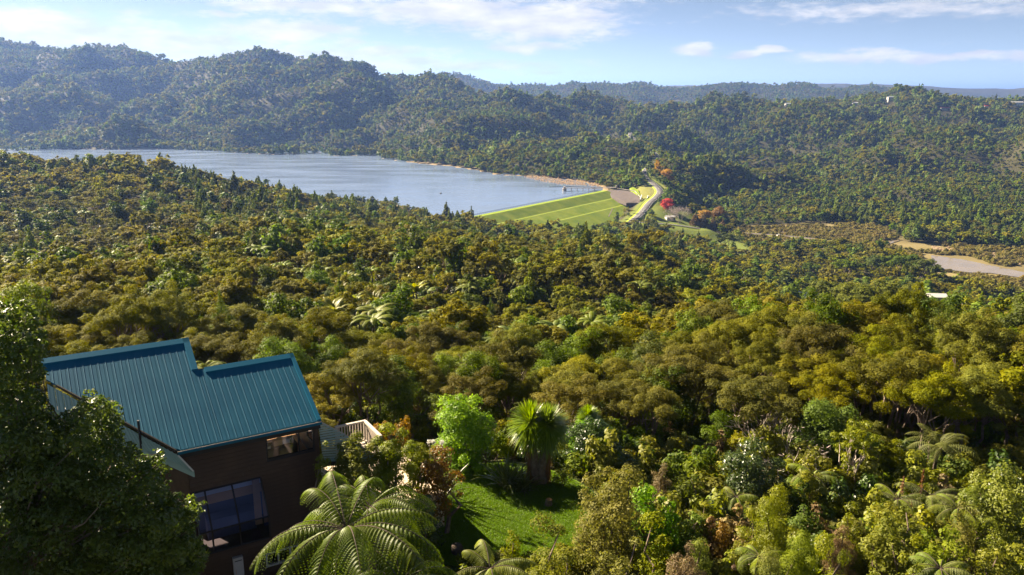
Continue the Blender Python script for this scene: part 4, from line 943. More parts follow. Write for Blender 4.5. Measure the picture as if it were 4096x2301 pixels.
mbx = empty('meter_box', hw(-3.82, WY - .05, -6.03), HANG); tag(mbx, 'pale grey meter box fixed low on the dark board wall', 'meter box')
MB().box(0, .38, -.16, 0, 0, .84).build('case', MATS['box_white'], mbx); MB().box(.02, .36, -.175, -.162, .02, .68).build('door', MATS['box_white'], mbx); MB().box(.05, .33, -.180, -.176, .70, .73).build('slot', MATS['slot_dark'], mbx); MB().box(.06, .08, -.19, -.177, .15, .35).build('handle', MATS['wood_warm'], mbx)

# side roof, deck and terrace beyond the end wall
sr = empty('side_roof', (0, 0, 0), 0, house)
A_, B_, C_, D_ = np.array([.12, .75, -.32]), np.array([1.08, .38, -1.0]), np.array([2.05, -.80, -1.82]), np.array([.06, .12, -1.80])
for i in range(16):
    t0, t1 = i / 16, (i + .70) / 16  # gaps between the pale strips stand in for shade between sunlit ribs
    l0, l1 = A_ + (D_ - A_) * t0, A_ + (D_ - A_) * t1
    rr0 = (A_ + (B_ - A_) * (t0 / .45)) if t0 < .45 else B_ + (C_ - B_) * ((t0 - .45) / .55); rr1 = (A_ + (B_ - A_) * (t1 / .45)) if t1 < .45 else B_ + (C_ - B_) * ((t1 - .45) / .55)
    h = np.array([.0, -.05, .03]); u3 = np.array([0, 0, GB])
    MB().hexa([l0 + u3, rr0 + u3 + [.01, 0, 0], rr1 + u3 + [.01, 0, 0], l1 + u3, l0 + u3 + h, rr0 + u3 + h + [.01, 0, 0], rr1 + u3 + h * .3 + [.01, 0, 0], l1 + u3 + h * .3]).build('roof_sheet', MATS['roof_pale'], sr)
u3 = np.array([0, 0, GB])
MB().tube([A_ + u3, B_ + u3, C_ + u3], .04, 5).build('barge', MATS['trim_pale'], sr); MB().tube([D_ + u3 + [0, -.05, -.02], C_ + u3 + [0, -.05, -.02]], .06, 6).build('gutter', MATS['roof_green'], sr)
MB().hexa([D_ + u3 + [0, .1, -.35], C_ + u3 + [0, .1, -.35], C_ + u3 + [0, .2, -.35], D_ + u3 + [0, .2, -.35], D_ + u3 + [0, .1, -.04], C_ + u3 + [0, .1, -.04], C_ + u3 + [0, .2, -.04], D_ + u3 + [0, .2, -.04]]).build('fascia', MATS['frame_dark'], sr)
deck = empty('deck', (ER[0], ER[1], ER[2] - GB), HANG); tag(deck, 'pale timber balcony deck with baluster railing beside the house', 'deck')
def dbox(name, e0, e1, n0, n1, z0, z1, mat='trim_pale'): return MB().box(e0, e1, n0, n1, up_(z0), up_(z1)).build(name, MATS[mat], deck)
dbox('floor', 1.05, 2.40, -.5, 1.35, -2.08, -2.0)
for (e0, e1, n0, n1) in ((1.0, 2.40, 1.22, 1.34), (2.28, 2.42, -.6, 1.22)): dbox('handrail', e0, e1, n0, n1, -1.05, -.98); dbox('rail', e0 + .02, e1 - .02, n0 + .03, n1 - .03, -1.92, -1.86)
for k in range(11): dbox('baluster', 1.03 + k * .125, 1.075 + k * .125, 1.26, 1.30, -1.86, -1.05)
for k in range(13): dbox('baluster', 2.33, 2.375, -.55 + k * .135, -.505 + k * .135, -1.86, -1.05)
for (e0, n0) in ((2.29, 1.22), (1.0, 1.22), (2.29, -.6)): dbox('post', e0, e0 + .12, n0, n0 + .12, -4.2, -1.05)
ter = empty('terrace', (ER[0], ER[1], ER[2] - GB), HANG); tag(ter, 'sunlit pale timber terrace half hidden by garden shrubs', 'terrace')
for k in range(30):
    MB().box(.1, 4.9, -1.2 + k * .17, -1.2 + k * .17 + .155, up_(-4.0 + rb.uniform(-.004, .004)), up_(-3.94)).build('plank', MATS['cream'], ter)
MB().box(.1, 4.9, -1.25, -1.21, up_(-5.9), up_(-3.96)).build('skirt', MATS['cream'], ter)
MB().box(4.86, 4.9, -1.2, 3.9, up_(-5.9), up_(-4.01)).build('skirt', MATS['cream'], ter)
HOUSE_POLY = [tuple(hw(a, b, 0)[:2]) for a, b in [(-5.6, -1.0), (.4, -.8), (5.2, -1.6), (5.2, 4.2), (.4, 6.6), (-9.8, 8.4), (-10.6, 4.5)]]
# ------------------------------------------------------------------ things in the middle distance
CLEAR = []
def G(px, py, y0=40, y1=3000):
    """first place along the sight line where the ground is met"""
    Ys = np.geomspace(y0, y1, 700); d = ray(px, py); xs = d[0] / d[1] * Ys; zs = CZ + d[2] / d[1] * Ys; tz = terrain(xs, Ys)
    i = int(np.argmax(tz >= zs)); return np.array([xs[i], Ys[i], tz[i]]) if (tz >= zs).any() else np.array([xs[-1], Ys[-1], tz[-1]])
def on(px, Y, dz=0.0):
    x = (px - CX) / F * Y / CP; 
    for _ in range(3):
        z = T(x, Y); x = (px - CX) / F * (Y * CP - (z - CZ) * SP)
    return np.array([x, Y, T(x, Y) + dz])
def clear(p, r, front=0, step=7.0):
    for k in range(int(front / step) + 1):
        t = 1 - k * step / p[1]; CLEAR.append((p[0] * t, p[1] * t, r))
plain('wall_white', (0.45, 0.43, 0.40), .7); plain('wall_grey', (0.30, 0.29, 0.28), .7); plain('roof_red', (0.42, 0.07, 0.06), .6); plain('roof_white', (0.55, 0.55, 0.55), .5); plain('roof_navy', (0.035, 0.05, 0.11), .5); plain('roof_grey', (0.36, 0.40, 0.42), .5); plain('wall_brick', (0.30, 0.12, 0.08), .8)
plain('pane_dark', (0.03, 0.035, 0.045), 0.1, 0.6)
def cottage(p, w, d, h, rz, roofm, wallm, label, name='house', cat='house', pitch=.35, wins=3, sink=1.5):
    o = empty(name, p, rz); tag(o, label, cat)
    MB().box(-w / 2, w / 2, -d / 2, d / 2, -sink, h).build('wall', MATS[wallm], o)
    r = d * pitch; e = .4; v = [(-w / 2 - e, -d / 2 - e, h - .1), (w / 2 + e, -d / 2 - e, h - .1), (w / 2 + e, d / 2 + e, h - .1), (-w / 2 - e, d / 2 + e, h - .1), (-w / 2 - e, 0, h + r), (w / 2 + e, 0, h + r)]
    v += [(a, b, c + .18) for a, b, c in v]
    MB().add(v, [(6, 7, 11, 10), (8, 9, 10, 11), (0, 4, 5, 1), (2, 5, 4, 3), (0, 1, 7, 6), (2, 3, 9, 8), (0, 6, 10, 4), (4, 10, 9, 3), (1, 5, 11, 7), (5, 2, 8, 11)]).build('roof', MATS[roofm], o)
    for k in range(wins):
        x = -w / 2 + w * (k + .5) / wins; wn_ = MB().box(x - w * .09, x + w * .09, -d / 2 - .06, -d / 2 + .02, h * .42, h * .82).build('window', MATS['wall_white'], o); MB().box(x - w * .075, x + w * .075, -d / 2 - .09, -d / 2 - .05, h * .46, h * .79).build('pane', MATS['pane_dark'], wn_)
    MB().box(w * .30, w * .30 + .9, -d / 2 - .05, -d / 2 + .02, 0, min(2.0, h * .8)).build('door', MATS['frame_dark'], o)
    return o
p = G(1046, 920, 240, 500); p[2] = T(p[0], p[1]); clear(p, 7, 22); cottage(p, 5.0, 3.2, 2.2, radians(8), 'roof_red', 'wall_grey', 'small shed with a red roof among the manuka trees', 'shed', 'shed')
q0 = G(1095, 927, 240, 500)
for k in range(5):
    q = q0 + np.array([(k - 2) * 1.15 + (.5 if k > 2 else 0), rng.uniform(-.4, .4), 0]); q[2] = T(q[0], q[1]) + .15
    o = MB().tube([(0, 0, -.6), (0, 0, .85), (0, 0, 1.1)], [.42, .42, .2], 12).build('drum', MATS['roof_white'], None, True, loc=q); tag(o, '%s white drum in the short row beside the red roofed shed' % ('first', 'second', 'middle', 'fourth', 'last')[k], 'drum', 'white drums by the shed')
clear(q0, 7, 22)
p = on(2108, 452); clear(p, 8, 20); cottage(p, 9, 5, 4.6, radians(-8), 'roof_grey', 'wall_grey', 'long grey roofed building in the trees below the dam face', 'building', 'building', .2)
p = on(2680, 775); clear(p, 9, 30); cottage(p, 9, 6, 3.2, radians(12), 'roof_white', 'wall_white', 'white house beside the bare grey tree and the red tree', 'house', 'house', .22)
p = on(3205, 455); clear(p, 10, 40); cottage(p, 11, 8, 3.4, radians(-20), 'roof_navy', 'wall_white', 'house with a dark navy roof sunk among the trees', 'house', 'house', .4)
p = on(3742, 440); clear(p, 9, 50); cottage(p, 9, 7, 6.5, radians(-6), 'roof_white', 'wall_white', 'tall white house beside the brown paddock', 'house', 'house', .2)
for k, px in enumerate((2958, 2990)):
    p = G(px, 1015, 420, 900); clear(p, 4, 16); cottage(p, 3.2, 2.2, 1.6, .2 * k, 'roof_white', 'wall_white', ('first' if k == 0 else 'second') + ' tiny white hut on the grass strip by the power pole', 'hut', 'hut', .2, 1)
for (px, py, Y, w, rm_, lab) in [(3262, 392, 2040, 18, 'roof_white', 'white house on the plateau skyline above the dark gully'), (4066, 408, 1990, 30, 'roof_white', 'long white house at the far end of the plateau'), (3945, 416, 1980, 16, 'roof_red', 'red roofed house on the plateau next to the long white one'), (3778, 432, 1900, 20, 'roof_red', 'red roofed house on the slope just under the plateau'),
                               (3560, 398, 2020, 14, 'roof_grey', 'small grey house half hidden on the plateau'), (3150, 420, 1950, 12, 'roof_grey', 'tiny pale house at the near end of the plateau'), (1102, 228, 2440, 16, 'roof_white', 'pale house alone on the saddle of the high ridge'), (3420, 402, 2030, 12, 'roof_white', 'tiny white house on the middle of the plateau')]:
    p = on(px, Y); zt = P(px, py, Y)[2]; p[2] += 1.5; clear(p, w * .8, 60, 12); cottage(p, w, 9, 4.5, 0.1, rm_, 'wall_white', lab, 'house', 'house', .25, 4, sink=8)

def special(name, px, Y, w, h, parts, label, cat='tree', names=('trunk', 'crown'), clr=None, front=0, R=2.4, H=6.0):
    p = on(px, Y); CLEAR.append((p[0], p[1], clr if clr is not None else w * .42))
    if front: clear(p, w * .45, front)
    return tree_thing(name, parts, p, rng.uniform(0, 6), (w / 2 / R, w / 2 / R, h / H), cat, None, names, label)
BD = lambda s, mat, leaf=.16, **k: broad_parts(s, leaf, 1.0, H=6.0, R=2.4, mat=mat, **k)
special('autumn_tree', 2664, 800, 17, 13, BD(701, 'autumn_red'), 'bright red autumn tree beside the road below the dam')
special('bare_tree', 2716, 765, 17, 19, bare_parts(702, 5, 2, 'bark_pale', twigs=2600), 'tall bare pale grey tree beside the white house', H=5.0, R=2.0)
special('autumn_tree', 2632, 985, 14, 19, BD(703, 'autumn_yellow', lump=.34), 'tall tan yellow autumn tree standing by the road bend')
special('autumn_tree', 2662, 955, 19, 17, BD(704, 'autumn_yellow'), 'broad golden autumn tree below the tan yellow one')
special('autumn_tree', 2815, 790, 17, 14, BD(705, 'autumn_yellow'), 'orange yellow autumn tree at the edge of the valley grass')
special('autumn_tree', 2865, 800, 19, 17, BD(706, 'orange_leaf'), 'wide pinkish orange autumn tree behind the dark red conifers')
special('autumn_tree', 3620, 345, 17, 17, BD(707, 'autumn_yellow', leaf=.11), 'large golden poplar among green trees near the white house', front=20)
special('autumn_tree', 3590, 350, 9, 12, BD(733, 'yellowgreen', leaf=.11), 'yellow green tree close against the large golden poplar', front=10)
special('broadleaf_tree', 3718, 300, 13, 16, BD(708, 'bright', leaf=.12), 'bright green rounded tree in front of the tall white house', front=10)
special('pine_tree', 3490, 235, 22, 17, manuka_parts(709, .12, .75, H=6, R=2.4, stems=4, mat='conifer', flat=.7), 'huge open crowned pine with bare grey limbs on the lower slope', front=20)
special('pine_tree', 3300, 265, 16, 17, manuka_parts(710, .12, .75, H=6, R=2.4, stems=3, mat='conifer', flat=.7), 'dark open pine between the navy roof and the huge pine', front=16)
for k, (px, Y, w, h) in enumerate([(3380, 545, 20, 17), (3500, 530, 22, 18), (3610, 520, 24, 20), (3690, 500, 20, 17), (3240, 560, 13, 11), (2900, 640, 20, 16)]):
    special('pine_tree', px, Y, w, h, manuka_parts(711 + k, .2, .8, H=6, R=2.4, stems=3, mat='conifer', flat=.7), ('%s of the grey green pines lined up before the estuary' % ('first', 'second', 'third', 'fourth')[k]) if k < 4 else ('small pine beside the estuary track' if k == 4 else 'grey green pine next to the power pole'))
for k, (px, Y, w, h, mat_, lab) in enumerate([(2560, 700, 9, 15, 'conifer', 'dark pointed conifer below the road junction'), (2622, 705, 11, 17, 'conifer', 'tall dark conifer with a second tip near the junction'), (2636, 690, 9, 15, 'conifer', 'dark conifer leaning against the tall junction conifer'), (2780, 750, 11, 14, 'pink_leaf', 'first russet conifer in the row by the valley grass'), (2812, 748, 11, 15, 'pink_leaf', 'second russet conifer in the row by the valley grass'), (2850, 746, 11, 14, 'pink_leaf', 'third russet conifer in the row by the valley grass'), (2888, 750, 10, 14, 'pink_leaf', 'last russet conifer in the row by the valley grass'), (1886, 590, 9, 17, 'conifer', 'dark conifer standing against the near end of the dam')]):
    special('conifer_tree', px, Y, w, h, conifer_parts(720 + k, .2, 1.0, H=8, R=1.9, mat=mat_), lab, H=8.0, R=1.9)
special('bare_tree', 2700, 690, 13, 11, bare_parts(731, 5, 2, 'bark_pale', twigs=2200), 'low bare grey tree on the slope under the junction', H=5.0, R=2.0)
special('bare_tree', 2930, 420, 13, 8, bare_parts(732, 5, 2, 'bark_pale', twigs=2200), 'bare pinkish grey thicket tree on the middle slope', H=5.0, R=2.0, front=8)
pole(2872, 985, 700, 11, 'white concrete power pole standing on the valley grass', 3.4, 'concrete', wires=[(-62, 30, -2), (-60, 34, -2)], z=None)
pp = on(3834, 330); clear(pp, 4, 24); pole(3834, 0, 330, 11, 'power pole on the slope below the tall white house', 2.8, 'concrete', wires=[(-26, 14, -3)], z=pp[2]) if False else None
o = empty('power_pole', pp); tag(o, 'power pole on the slope below the tall white house', 'pole'); MB().tube([(0, 0, -1), (0, 0, 14)], [.2, .14], 6).build('post', MATS['concrete'], o); MB().box(-1.4, 1.4, -.07, .07, 13.3, 13.5).build('crossarm', MATS['concrete'], o)
for x in (-1.2, 0, 1.2): MB().tube([(x, 0, 13.5), (x, 0, 13.8)], .07, 5).build('insulator', MATS['white_paint'], o); MB().tube([(x - 40 * t, 18 * t, 13.8 - 3 * t - 6 * t * (1 - t)) for t in np.linspace(0, 1, 9)], .03, 3).build('wire', MATS['concrete'], o)
def plain_pole(px, Y, h, label, name, lamp=False):
    p = on(px, Y); o = empty(name, p); tag(o, label, 'street lamp' if lamp else 'pole'); MB().tube([(0, 0, -1), (0, 0, h)], [.24, .16], 6).build('post', MATS['concrete'], o)
    if lamp: MB().tube([(0, 0, h), (.6, 0, h + .3), (2, 0, h + .4)], .1, 5).build('arm', MATS['concrete'], o); MB().box(1.7, 2.7, -.2, .2, h + .3, h + .52).build('lamp_head', MATS['concrete'], o)
    else: MB().box(-1.2, 1.2, -.08, .08, h - .7, h - .5).build('crossarm', MATS['concrete'], o)
plain_pole(2531, 905, 8.5, 'street lamp at the road edge behind the grass island', 'street_lamp', True)
plain_pole(2572, 745, 9, 'power pole at the corner of the road junction', 'power_pole')
plain_pole(2603, 850, 8, 'pole beside the short white parapet on the forest side', 'power_pole')
# reeds and mangroves of the estuary, straw bank at the lake
def area_pts(poly_px, z, dens, r):
    poly = np.array([PZ(a, b, z)[:2] for a, b in poly_px]); lo, hi = poly.min(0), poly.max(0); n = int((hi - lo).prod() * dens)
    q = r.uniform(lo, hi, (n, 2)); return q[poly_sd(poly, q[:, 0], q[:, 1]) < 0]
REED = [([(3120, 906), (3240, 912), (3330, 917), (3430, 914), (3440, 926), (3340, 930), (3220, 924), (3110, 912)], 'r'), ([(3720, 985), (3860, 1000), (3980, 1015), (4110, 1030), (4110, 1062), (3990, 1052), (3940, 1040), (3860, 1018), (3740, 1000)], 'r')]
rr_ = np.random.default_rng(50); qs = np.concatenate([area_pts(a, FLAT, .07, rr_) for a, _ in REED]); qs = np.c_[qs, terrain(qs[:, 0], qs[:, 1])]
def tuft(seed, mat, n=40, L=1.6, w=.09, el=(50, 88), dr=.15):
    v, q, va = sword_leaves(np.random.default_rng(seed), n, L, w, el, dr, 3, 0.05); rj = np.random.default_rng(seed + 1); return mesh_np('tuft', v + np.repeat(rj.normal(size=(len(v) // 8, 3)) * [.5, .5, 0], 8, 0), q, MATS[mat], va)
FL_ = []
def FLAT_SCATTER():
    s = rr_.uniform(.8, 1.5, len(qs)); scatter('reeds', qs, np.zeros(len(qs)), np.c_[np.zeros((len(qs), 2)), rr_.uniform(0, 6, len(qs))], np.stack([s] * 3, 1), [tuft(60, 'reed')], label='pale straw coloured reed beds on the estuary flats', cat='reeds')
    lo, hi = np.min(FLAT_POLY, 0), np.max(FLAT_POLY, 0); q = rr_.uniform([lo[0], lo[1]], [min(hi[0], 620), hi[1]], (26000, 2)); q = q[poly_sd(FLAT_POLY, q[:, 0], q[:, 1]) < 0]
    nz = fbm(q[:, 0], q[:, 1], 45, 3, 71); creek = [PZ(a, b, FLAT)[:2] for a, b in [(3700, 1015), (3957, 1058), (4500, 1150), (4500, 1200), (4096, 1118), (3876, 1094), (3720, 1075)]]; pad_ = [PZ(a, b, FLAT)[:2] for a, b in [(3690, 1088), (3800, 1090), (3860, 1110), (3850, 1150), (3700, 1140)]]
    bare = [PZ(a, b, FLAT)[:2] for a, b in [(2940, 935), (3040, 912), (3240, 930), (3330, 960), (3330, 985), (3060, 985)]]
    px_, py_, _ = proj(np.c_[q, np.full(len(q), FLAT)]); keep = (nz > -.45) & (poly_sd(creek, q[:, 0], q[:, 1]) > 3) & (poly_sd(pad_, q[:, 0], q[:, 1]) > 0) & (line_d(ROADS[2][::2], q[:, 0], q[:, 1])[0] > 6) & ((poly_sd(bare, q[:, 0], q[:, 1]) > 0) | (rr_.random(len(q)) < .35)); q = q[keep]
    s = rr_.uniform(.5, 1.1, len(q)) * np.where(rr_.random(len(q)) < .1, 1.8, 1); M_ = [joined(broad_parts(770 + v, .30, 1.0, H=2.6, R=2.0, K=7, low=.05, mat='mangrove', name='mangrove')) for v in range(3)]
    scatter('mangroves', np.c_[q, terrain(q[:, 0], q[:, 1])], rr_.integers(0, 3, len(q)), np.c_[np.zeros((len(q), 2)), rr_.uniform(0, 6, len(q))], np.stack([s, s, s * .75], 1), M_, label='low olive mangrove scrub over the estuary flats', cat='mangroves')
    q = area_pts([(2090, 706), (2160, 704), (2250, 712), (2330, 722), (2400, 738), (2410, 748), (2330, 742), (2250, 738), (2180, 728), (2130, 716)], 0, .10, rr_); s = rr_.uniform(.6, 1.1, len(q))
    z_ = np.maximum(terrain(q[:, 0], q[:, 1]), -.2); scatter('shore_reeds', np.c_[q, z_], np.zeros(len(q)), np.c_[np.zeros((len(q), 2)), rr_.uniform(0, 6, len(q))], np.stack([s] * 3, 1), [tuft(61, 'reed')], label='pinkish straw reeds along the lake shore behind the walkway', cat='reeds')
# ------------------------------------------------------------------ forest
def blocked(x, y, pad=0.0):
    b = poly_sd(LAKE_POLY, x, y) < 3 + pad
    s, d = dam_sd(x, y); b |= (s > -42) & (s < DLEN + 30) & (d > -6) & (d < B2 + 30)
    b |= (s > DLEN - 6) & (s < DLEN + 62) & (d > -26) & (d < 70) & (y < 905) & (y > 728)
    b |= poly_sd(FLAT_POLY, x, y) < 2; b |= poly_sd(GRASS_POLY, x, y) < 1
    for i, rd in enumerate(ROADS): b |= line_d(rd[::2], x, y)[0] < np.where(y < 930, (8.5, 7, 6)[i], 6.0) + pad * .5
    with np.errstate(divide='ignore'): uu = x / np.maximum(y, 1)
    b |= (y < 43.5) & (uu > -.24) & (uu < .20); b |= (y < 40)
    b |= lawn_d(x, y) < 1.12; b |= poly_sd(HOUSE_POLY, x, y) < 1.5 + pad
    for (cx_, cy_, rr) in CLEAR: b |= (x - cx_) ** 2 + (y - cy_) ** 2 < (rr + pad) ** 2
    return b
def visible(x, y, z, slack=5.0):
    """keep a point whose sight line from the camera is not far under the ground"""
    ok = np.ones(len(x), bool)
    for t in (.25, .35, .45, .55, .65, .72, .79, .85, .9, .94, .97):
        gz_ = tfast(x * t, y * t); ok &= (CZ + (z - CZ) * t) > gz_ - slack
    return ok
BANDS = [(37, 70, 3.9), (70, 130, 4.5), (130, 260, 5.0), (260, 480, 5.8), (480, 800, 6.6), (800, 1250, 7.0), (1250, 1900, 8.2), (1900, 3000, 10.2), (3000, 5200, 16.0)]
X_, Y_, S_ = [], [], []
for (y0, y1, sp) in BANDS:
    ny_ = int((y1 - y0) / (sp * .87)) + 1
    for r_ in range(ny_):
        yy = y0 + r_ * sp * .87; w = yy * 0.74 + 6; xx = np.arange(-w, w, sp) + (r_ % 2) * sp * .5
        xx = xx + rng.uniform(-.42, .42, len(xx)) * sp; y2 = yy + rng.uniform(-.42, .42, len(xx)) * sp
        X_.append(xx); Y_.append(y2); S_.append(np.full(len(xx), sp))
X_ = np.concatenate(X_); Y_ = np.concatenate(Y_); S_ = np.concatenate(S_)
k_ = ~blocked(X_, Y_); X_, Y_, S_ = X_[k_], Y_[k_], S_[k_]
Z_ = tfast(X_, Y_); k_ = visible(X_, Y_, Z_ + 7); X_, Y_, S_, Z_ = X_[k_], Y_[k_], S_[k_], Z_[k_]
PX, PY, DEP = proj(np.stack([X_, Y_, Z_ + 4], 1)); k_ = (PX > -330) & (PX < 4430); X_, Y_, S_, Z_, PX, PY, DEP = [a[k_] for a in (X_, Y_, S_, Z_, PX, PY, DEP)]
NT = len(X_); print('trees', NT)
# kinds: 0 manuka 1 broadleaf 2 conifer 3 fern 4 nikau
patch = fbm(X_, Y_, 40, 3, 31); patch2 = fbm(X_, Y_, 14, 2, 44); u01 = rng.random(NT)
KIND = np.zeros(NT, int)
pb = 0.16 + 0.30 * (patch > .25); pb[Y_ > 750] += .28; KIND[u01 < pb] = 1
def box_(x0, x1, y0, y1): return (PX > x0) & (PX < x1) & (PY > y0) & (PY < y1)
pf = np.full(NT, .035); pf[(patch2 > .35)] = .16; pf[box_(1000, 1900, 1020, 1300)] += .16; pf[box_(2300, 2800, 1050, 1290)] += .10; pf[box_(3000, 3900, 1750, 2100)] += .1; pf[Y_ > 420] *= .4; pf[Y_ > 900] = 0
KIND[(u01 > .5) & (u01 < .5 + pf)] = 3
pn = np.zeros(NT); pn[box_(1150, 1760, 1080, 1320)] = .20; pn[box_(350, 900, 1100, 1250)] = .08; pn[box_(1500, 1900, 900, 1080)] = .03
KIND[(u01 > .75) & (u01 < .75 + pn)] = 4
pc = np.full(NT, .02); pc[box_(750, 1850, 690, 900)] = .34; pc[box_(3250, 4100, 780, 960)] = .38; pc[box_(2300, 2800, 880, 1030)] = .20; pc[box_(2500, 3000, 480, 700)] = .34; pc[box_(0, 900, 600, 720)] = .10; pc[(Y_ > 1500)] += .06
pc[Y_ < 60] = 0; KIND[rng.random(NT) < pc] = 2
# protos by level of detail
LODS = [(0, 75, .058, .60), (75, 130, .15, .8), (130, 420, .26, .95), (420, 850, .48, 1.2), (850, 1e9, .95, 1.4)]
PROTO = {}
def build_protos():
    for li, (a, b, leaf, cov) in enumerate(LODS):
        tf = (3, 3, 2, 2, 2)[li]; det = (1.0, .8, .5, .3, .0)[li]; sd_ = (7, 6, 5, 4, 3)[li]; nv = (4, 4, 4, 3, 3)[li]
        cov2 = cov * (1.0, .95, .9, .85, .8)[li]
        PROTO[(0, li)] = [manuka_parts(100 + 10 * li + v, leaf, cov2, H=5.4 + .5 * (v % 3), R=2.3 + .3 * (v % 2), stems=(4, 4, 3, 3, 2)[li], sides=max(3, sd_ - 2), name='manuka', detail=det, flat=.5 + .08 * (v % 3), tufts=tf) for v in range(nv)]
        PROTO[(1, li)] = [broad_parts(200 + 10 * li + v, max(leaf * 1.1, .08), cov2, H=5.6 + v, R=2.2 + .2 * v, K=(20, 16, 12, 8, 6)[li], name='broadleaf') for v in range(3)]
        PROTO[(2, li)] = [conifer_parts(300 + 10 * li + v, leaf * .95, cov2, H=8 + 1.5 * v, R=1.9, K=(10, 9, 8, 6, 5)[li], name='conifer') for v in range(2)]
        PROTO[(3, li)] = [fern_parts(400 + 10 * li + v, nf=(15, 13, 12, 10, 8)[li], L=2.3, H=3.6 + v, lp=.36, leaflets=(5, 1, 1, 1, 1)[li], pairs=(16, 14, 11, 7, 5)[li], name='fern') for v in range(2)]
        PROTO[(4, li)] = [fern_parts(500 + 10 * li + v, nf=(13, 12, 11, 10, 8)[li], L=2.1, H=3.8 + v, leaflets=1, pairs=(16, 14, 11, 8, 6)[li], mat='nikau', a0=68, bend=75, lp=.42, name='nikau', V=True) for v in range(2)]
build_protos()
LOD = np.zeros(NT, int)
for li, (a, b, _, _) in enumerate(LODS): LOD[(DEP >= a) & (DEP < b)] = li
VARI = rng.integers(0, 1000, NT); ROTZ = rng.uniform(0, 2 * pi, NT)
SCL = S_ / 4.7 * rng.uniform(.72, 1.35, NT); SCL = np.where(KIND >= 3, np.clip(SCL, .7, 1.2), SCL); SCL = np.where(KIND == 2, np.clip(SCL * .95, .6, 2.0), SCL)
SCL[(Y_ > 130) & (Y_ < 850)] *= 1.06; SCL[Y_ < 130] *= .96; SCL[Y_ > 850] *= .88; SCL[Y_ > 3000] *= .62; md_ = (Y_ > 130) & (Y_ < 800); SCL[md_] *= rng.uniform(.75, 1.3, md_.sum())
HGT = rng.uniform(.85, 1.15, NT) * np.interp(Y_, [60, 150, 400, 800, 1000, 1300], [.95, .88, .80, .78, .95, 1.05])
big_k = rng.random(NT) < .05; SCL[big_k] *= 1.28
SCL[Y_ < 150] = np.minimum(SCL[Y_ < 150], 1.12)
farm = Y_ > 700; SCL[farm] *= (1 + .40 * fbm(X_, Y_, 70, 3, 81)[farm]) * rng.uniform(.75, 1.3, farm.sum()); HGT[farm] *= rng.uniform(.6, 1.05, farm.sum())
SCL[~farm] *= (1 + .22 * fbm(X_, Y_, 25, 2, 82)[~farm])
# the ones that show largest become trees of their own
size = SCL / DEP; inframe = (PX > 10) & (PX < 4086) & (PY < 2250) & (PY > 60)
LIMIT = {0: 290, 1: 110, 2: 110, 3: 60, 4: 60}
NAMES = {0: ('manuka_tree', 'tree', 'manuka trees on the slopes', 'manuka tree'), 1: ('broadleaf_tree', 'tree', 'broadleaf trees on the slopes', 'broadleaf tree'), 2: ('conifer_tree', 'tree', 'conifers on the slopes', 'pointed conifer'),
         3: ('tree_fern', 'tree fern', 'tree ferns on the slopes', 'tree fern'), 4: ('nikau_palm', 'palm', 'palms on the slopes', 'nikau palm')}
single = np.zeros(NT, bool)
for k, lim in LIMIT.items():
    idx = np.where((KIND == k) & inframe)[0]; idx = idx[np.argsort(-size[idx])][:lim]; single[idx] = True
ADJ = {0: ('broad', 'bushy', 'slim', 'spreading', 'rounded'), 1: ('leafy', 'tall leafy', 'dense'), 2: ('dark', 'tall'), 3: ('feathery', 'wide'), 4: ('spiky', 'upright')}
for i in np.where(single)[0]:
    k, li = KIND[i], LOD[i]; pr = PROTO[(k, li)]; v = VARI[i] % len(pr); nm = NAMES[k]
    tree_thing(nm[0], pr[v], (X_[i], Y_[i], Z_[i]), ROTZ[i], (SCL[i], SCL[i], SCL[i] * HGT[i]), nm[1], nm[2], adj=ADJ[k][v % len(ADJ[k])], noun=nm[3], top=4.0)
# everything else: one forest
def scatter(name, pts, idx, rot, scl, protos, kind='stuff', label=None, cat=None):
    col = bpy.data.collections.new(name + '_kinds')
    for j, me in enumerate(protos):
        col.objects.link(bpy.data.objects.new('%s_kind_%03d' % (name, j), me))
    me = bpy.data.meshes.new(name); me.vertices.add(len(pts)); me.vertices.foreach_set('co', np.asarray(pts, np.float32).ravel())
    a = me.attributes.new('pick', 'INT', 'POINT'); a.data.foreach_set('value', np.asarray(idx, np.int32))
    for nm, arr in (('turn', rot), ('size', scl)):
        a = me.attributes.new(nm, 'FLOAT_VECTOR', 'POINT'); a.data.foreach_set('vector', np.asarray(arr, np.float32).ravel())
    ng = bpy.data.node_groups.new(name, 'GeometryNodeTree')
    ng.interface.new_socket('Geometry', in_out='INPUT', socket_type='NodeSocketGeometry'); ng.interface.new_socket('Geometry', in_out='OUTPUT', socket_type='NodeSocketGeometry')
    gi = ng.nodes.new('NodeGroupInput'); go = ng.nodes.new('NodeGroupOutput'); ip = ng.nodes.new('GeometryNodeInstanceOnPoints')
    ci = ng.nodes.new('GeometryNodeCollectionInfo'); ci.inputs[0].default_value = col; ci.inputs['Separate Children'].default_value = True; ci.inputs['Reset Children'].default_value = True
    def na(nm, typ):
        n = ng.nodes.new('GeometryNodeInputNamedAttribute'); n.data_type = typ; n.inputs[0].default_value = nm; return n.outputs[0]
    L = ng.links; L.new(gi.outputs[0], ip.inputs['Points']); L.new(ci.outputs[0], ip.inputs['Instance']); ip.inputs['Pick Instance'].default_value = True
    L.new(na('pick', 'INT'), ip.inputs['Instance Index']); L.new(na('turn', 'FLOAT_VECTOR'), ip.inputs['Rotation']); L.new(na('size', 'FLOAT_VECTOR'), ip.inputs['Scale']); L.new(ip.outputs[0], go.inputs[0])
    o = obj(name, me); md = o.modifiers.new('spread', 'NODES'); md.node_group = ng
    return tag(o, label, cat, kind=kind)
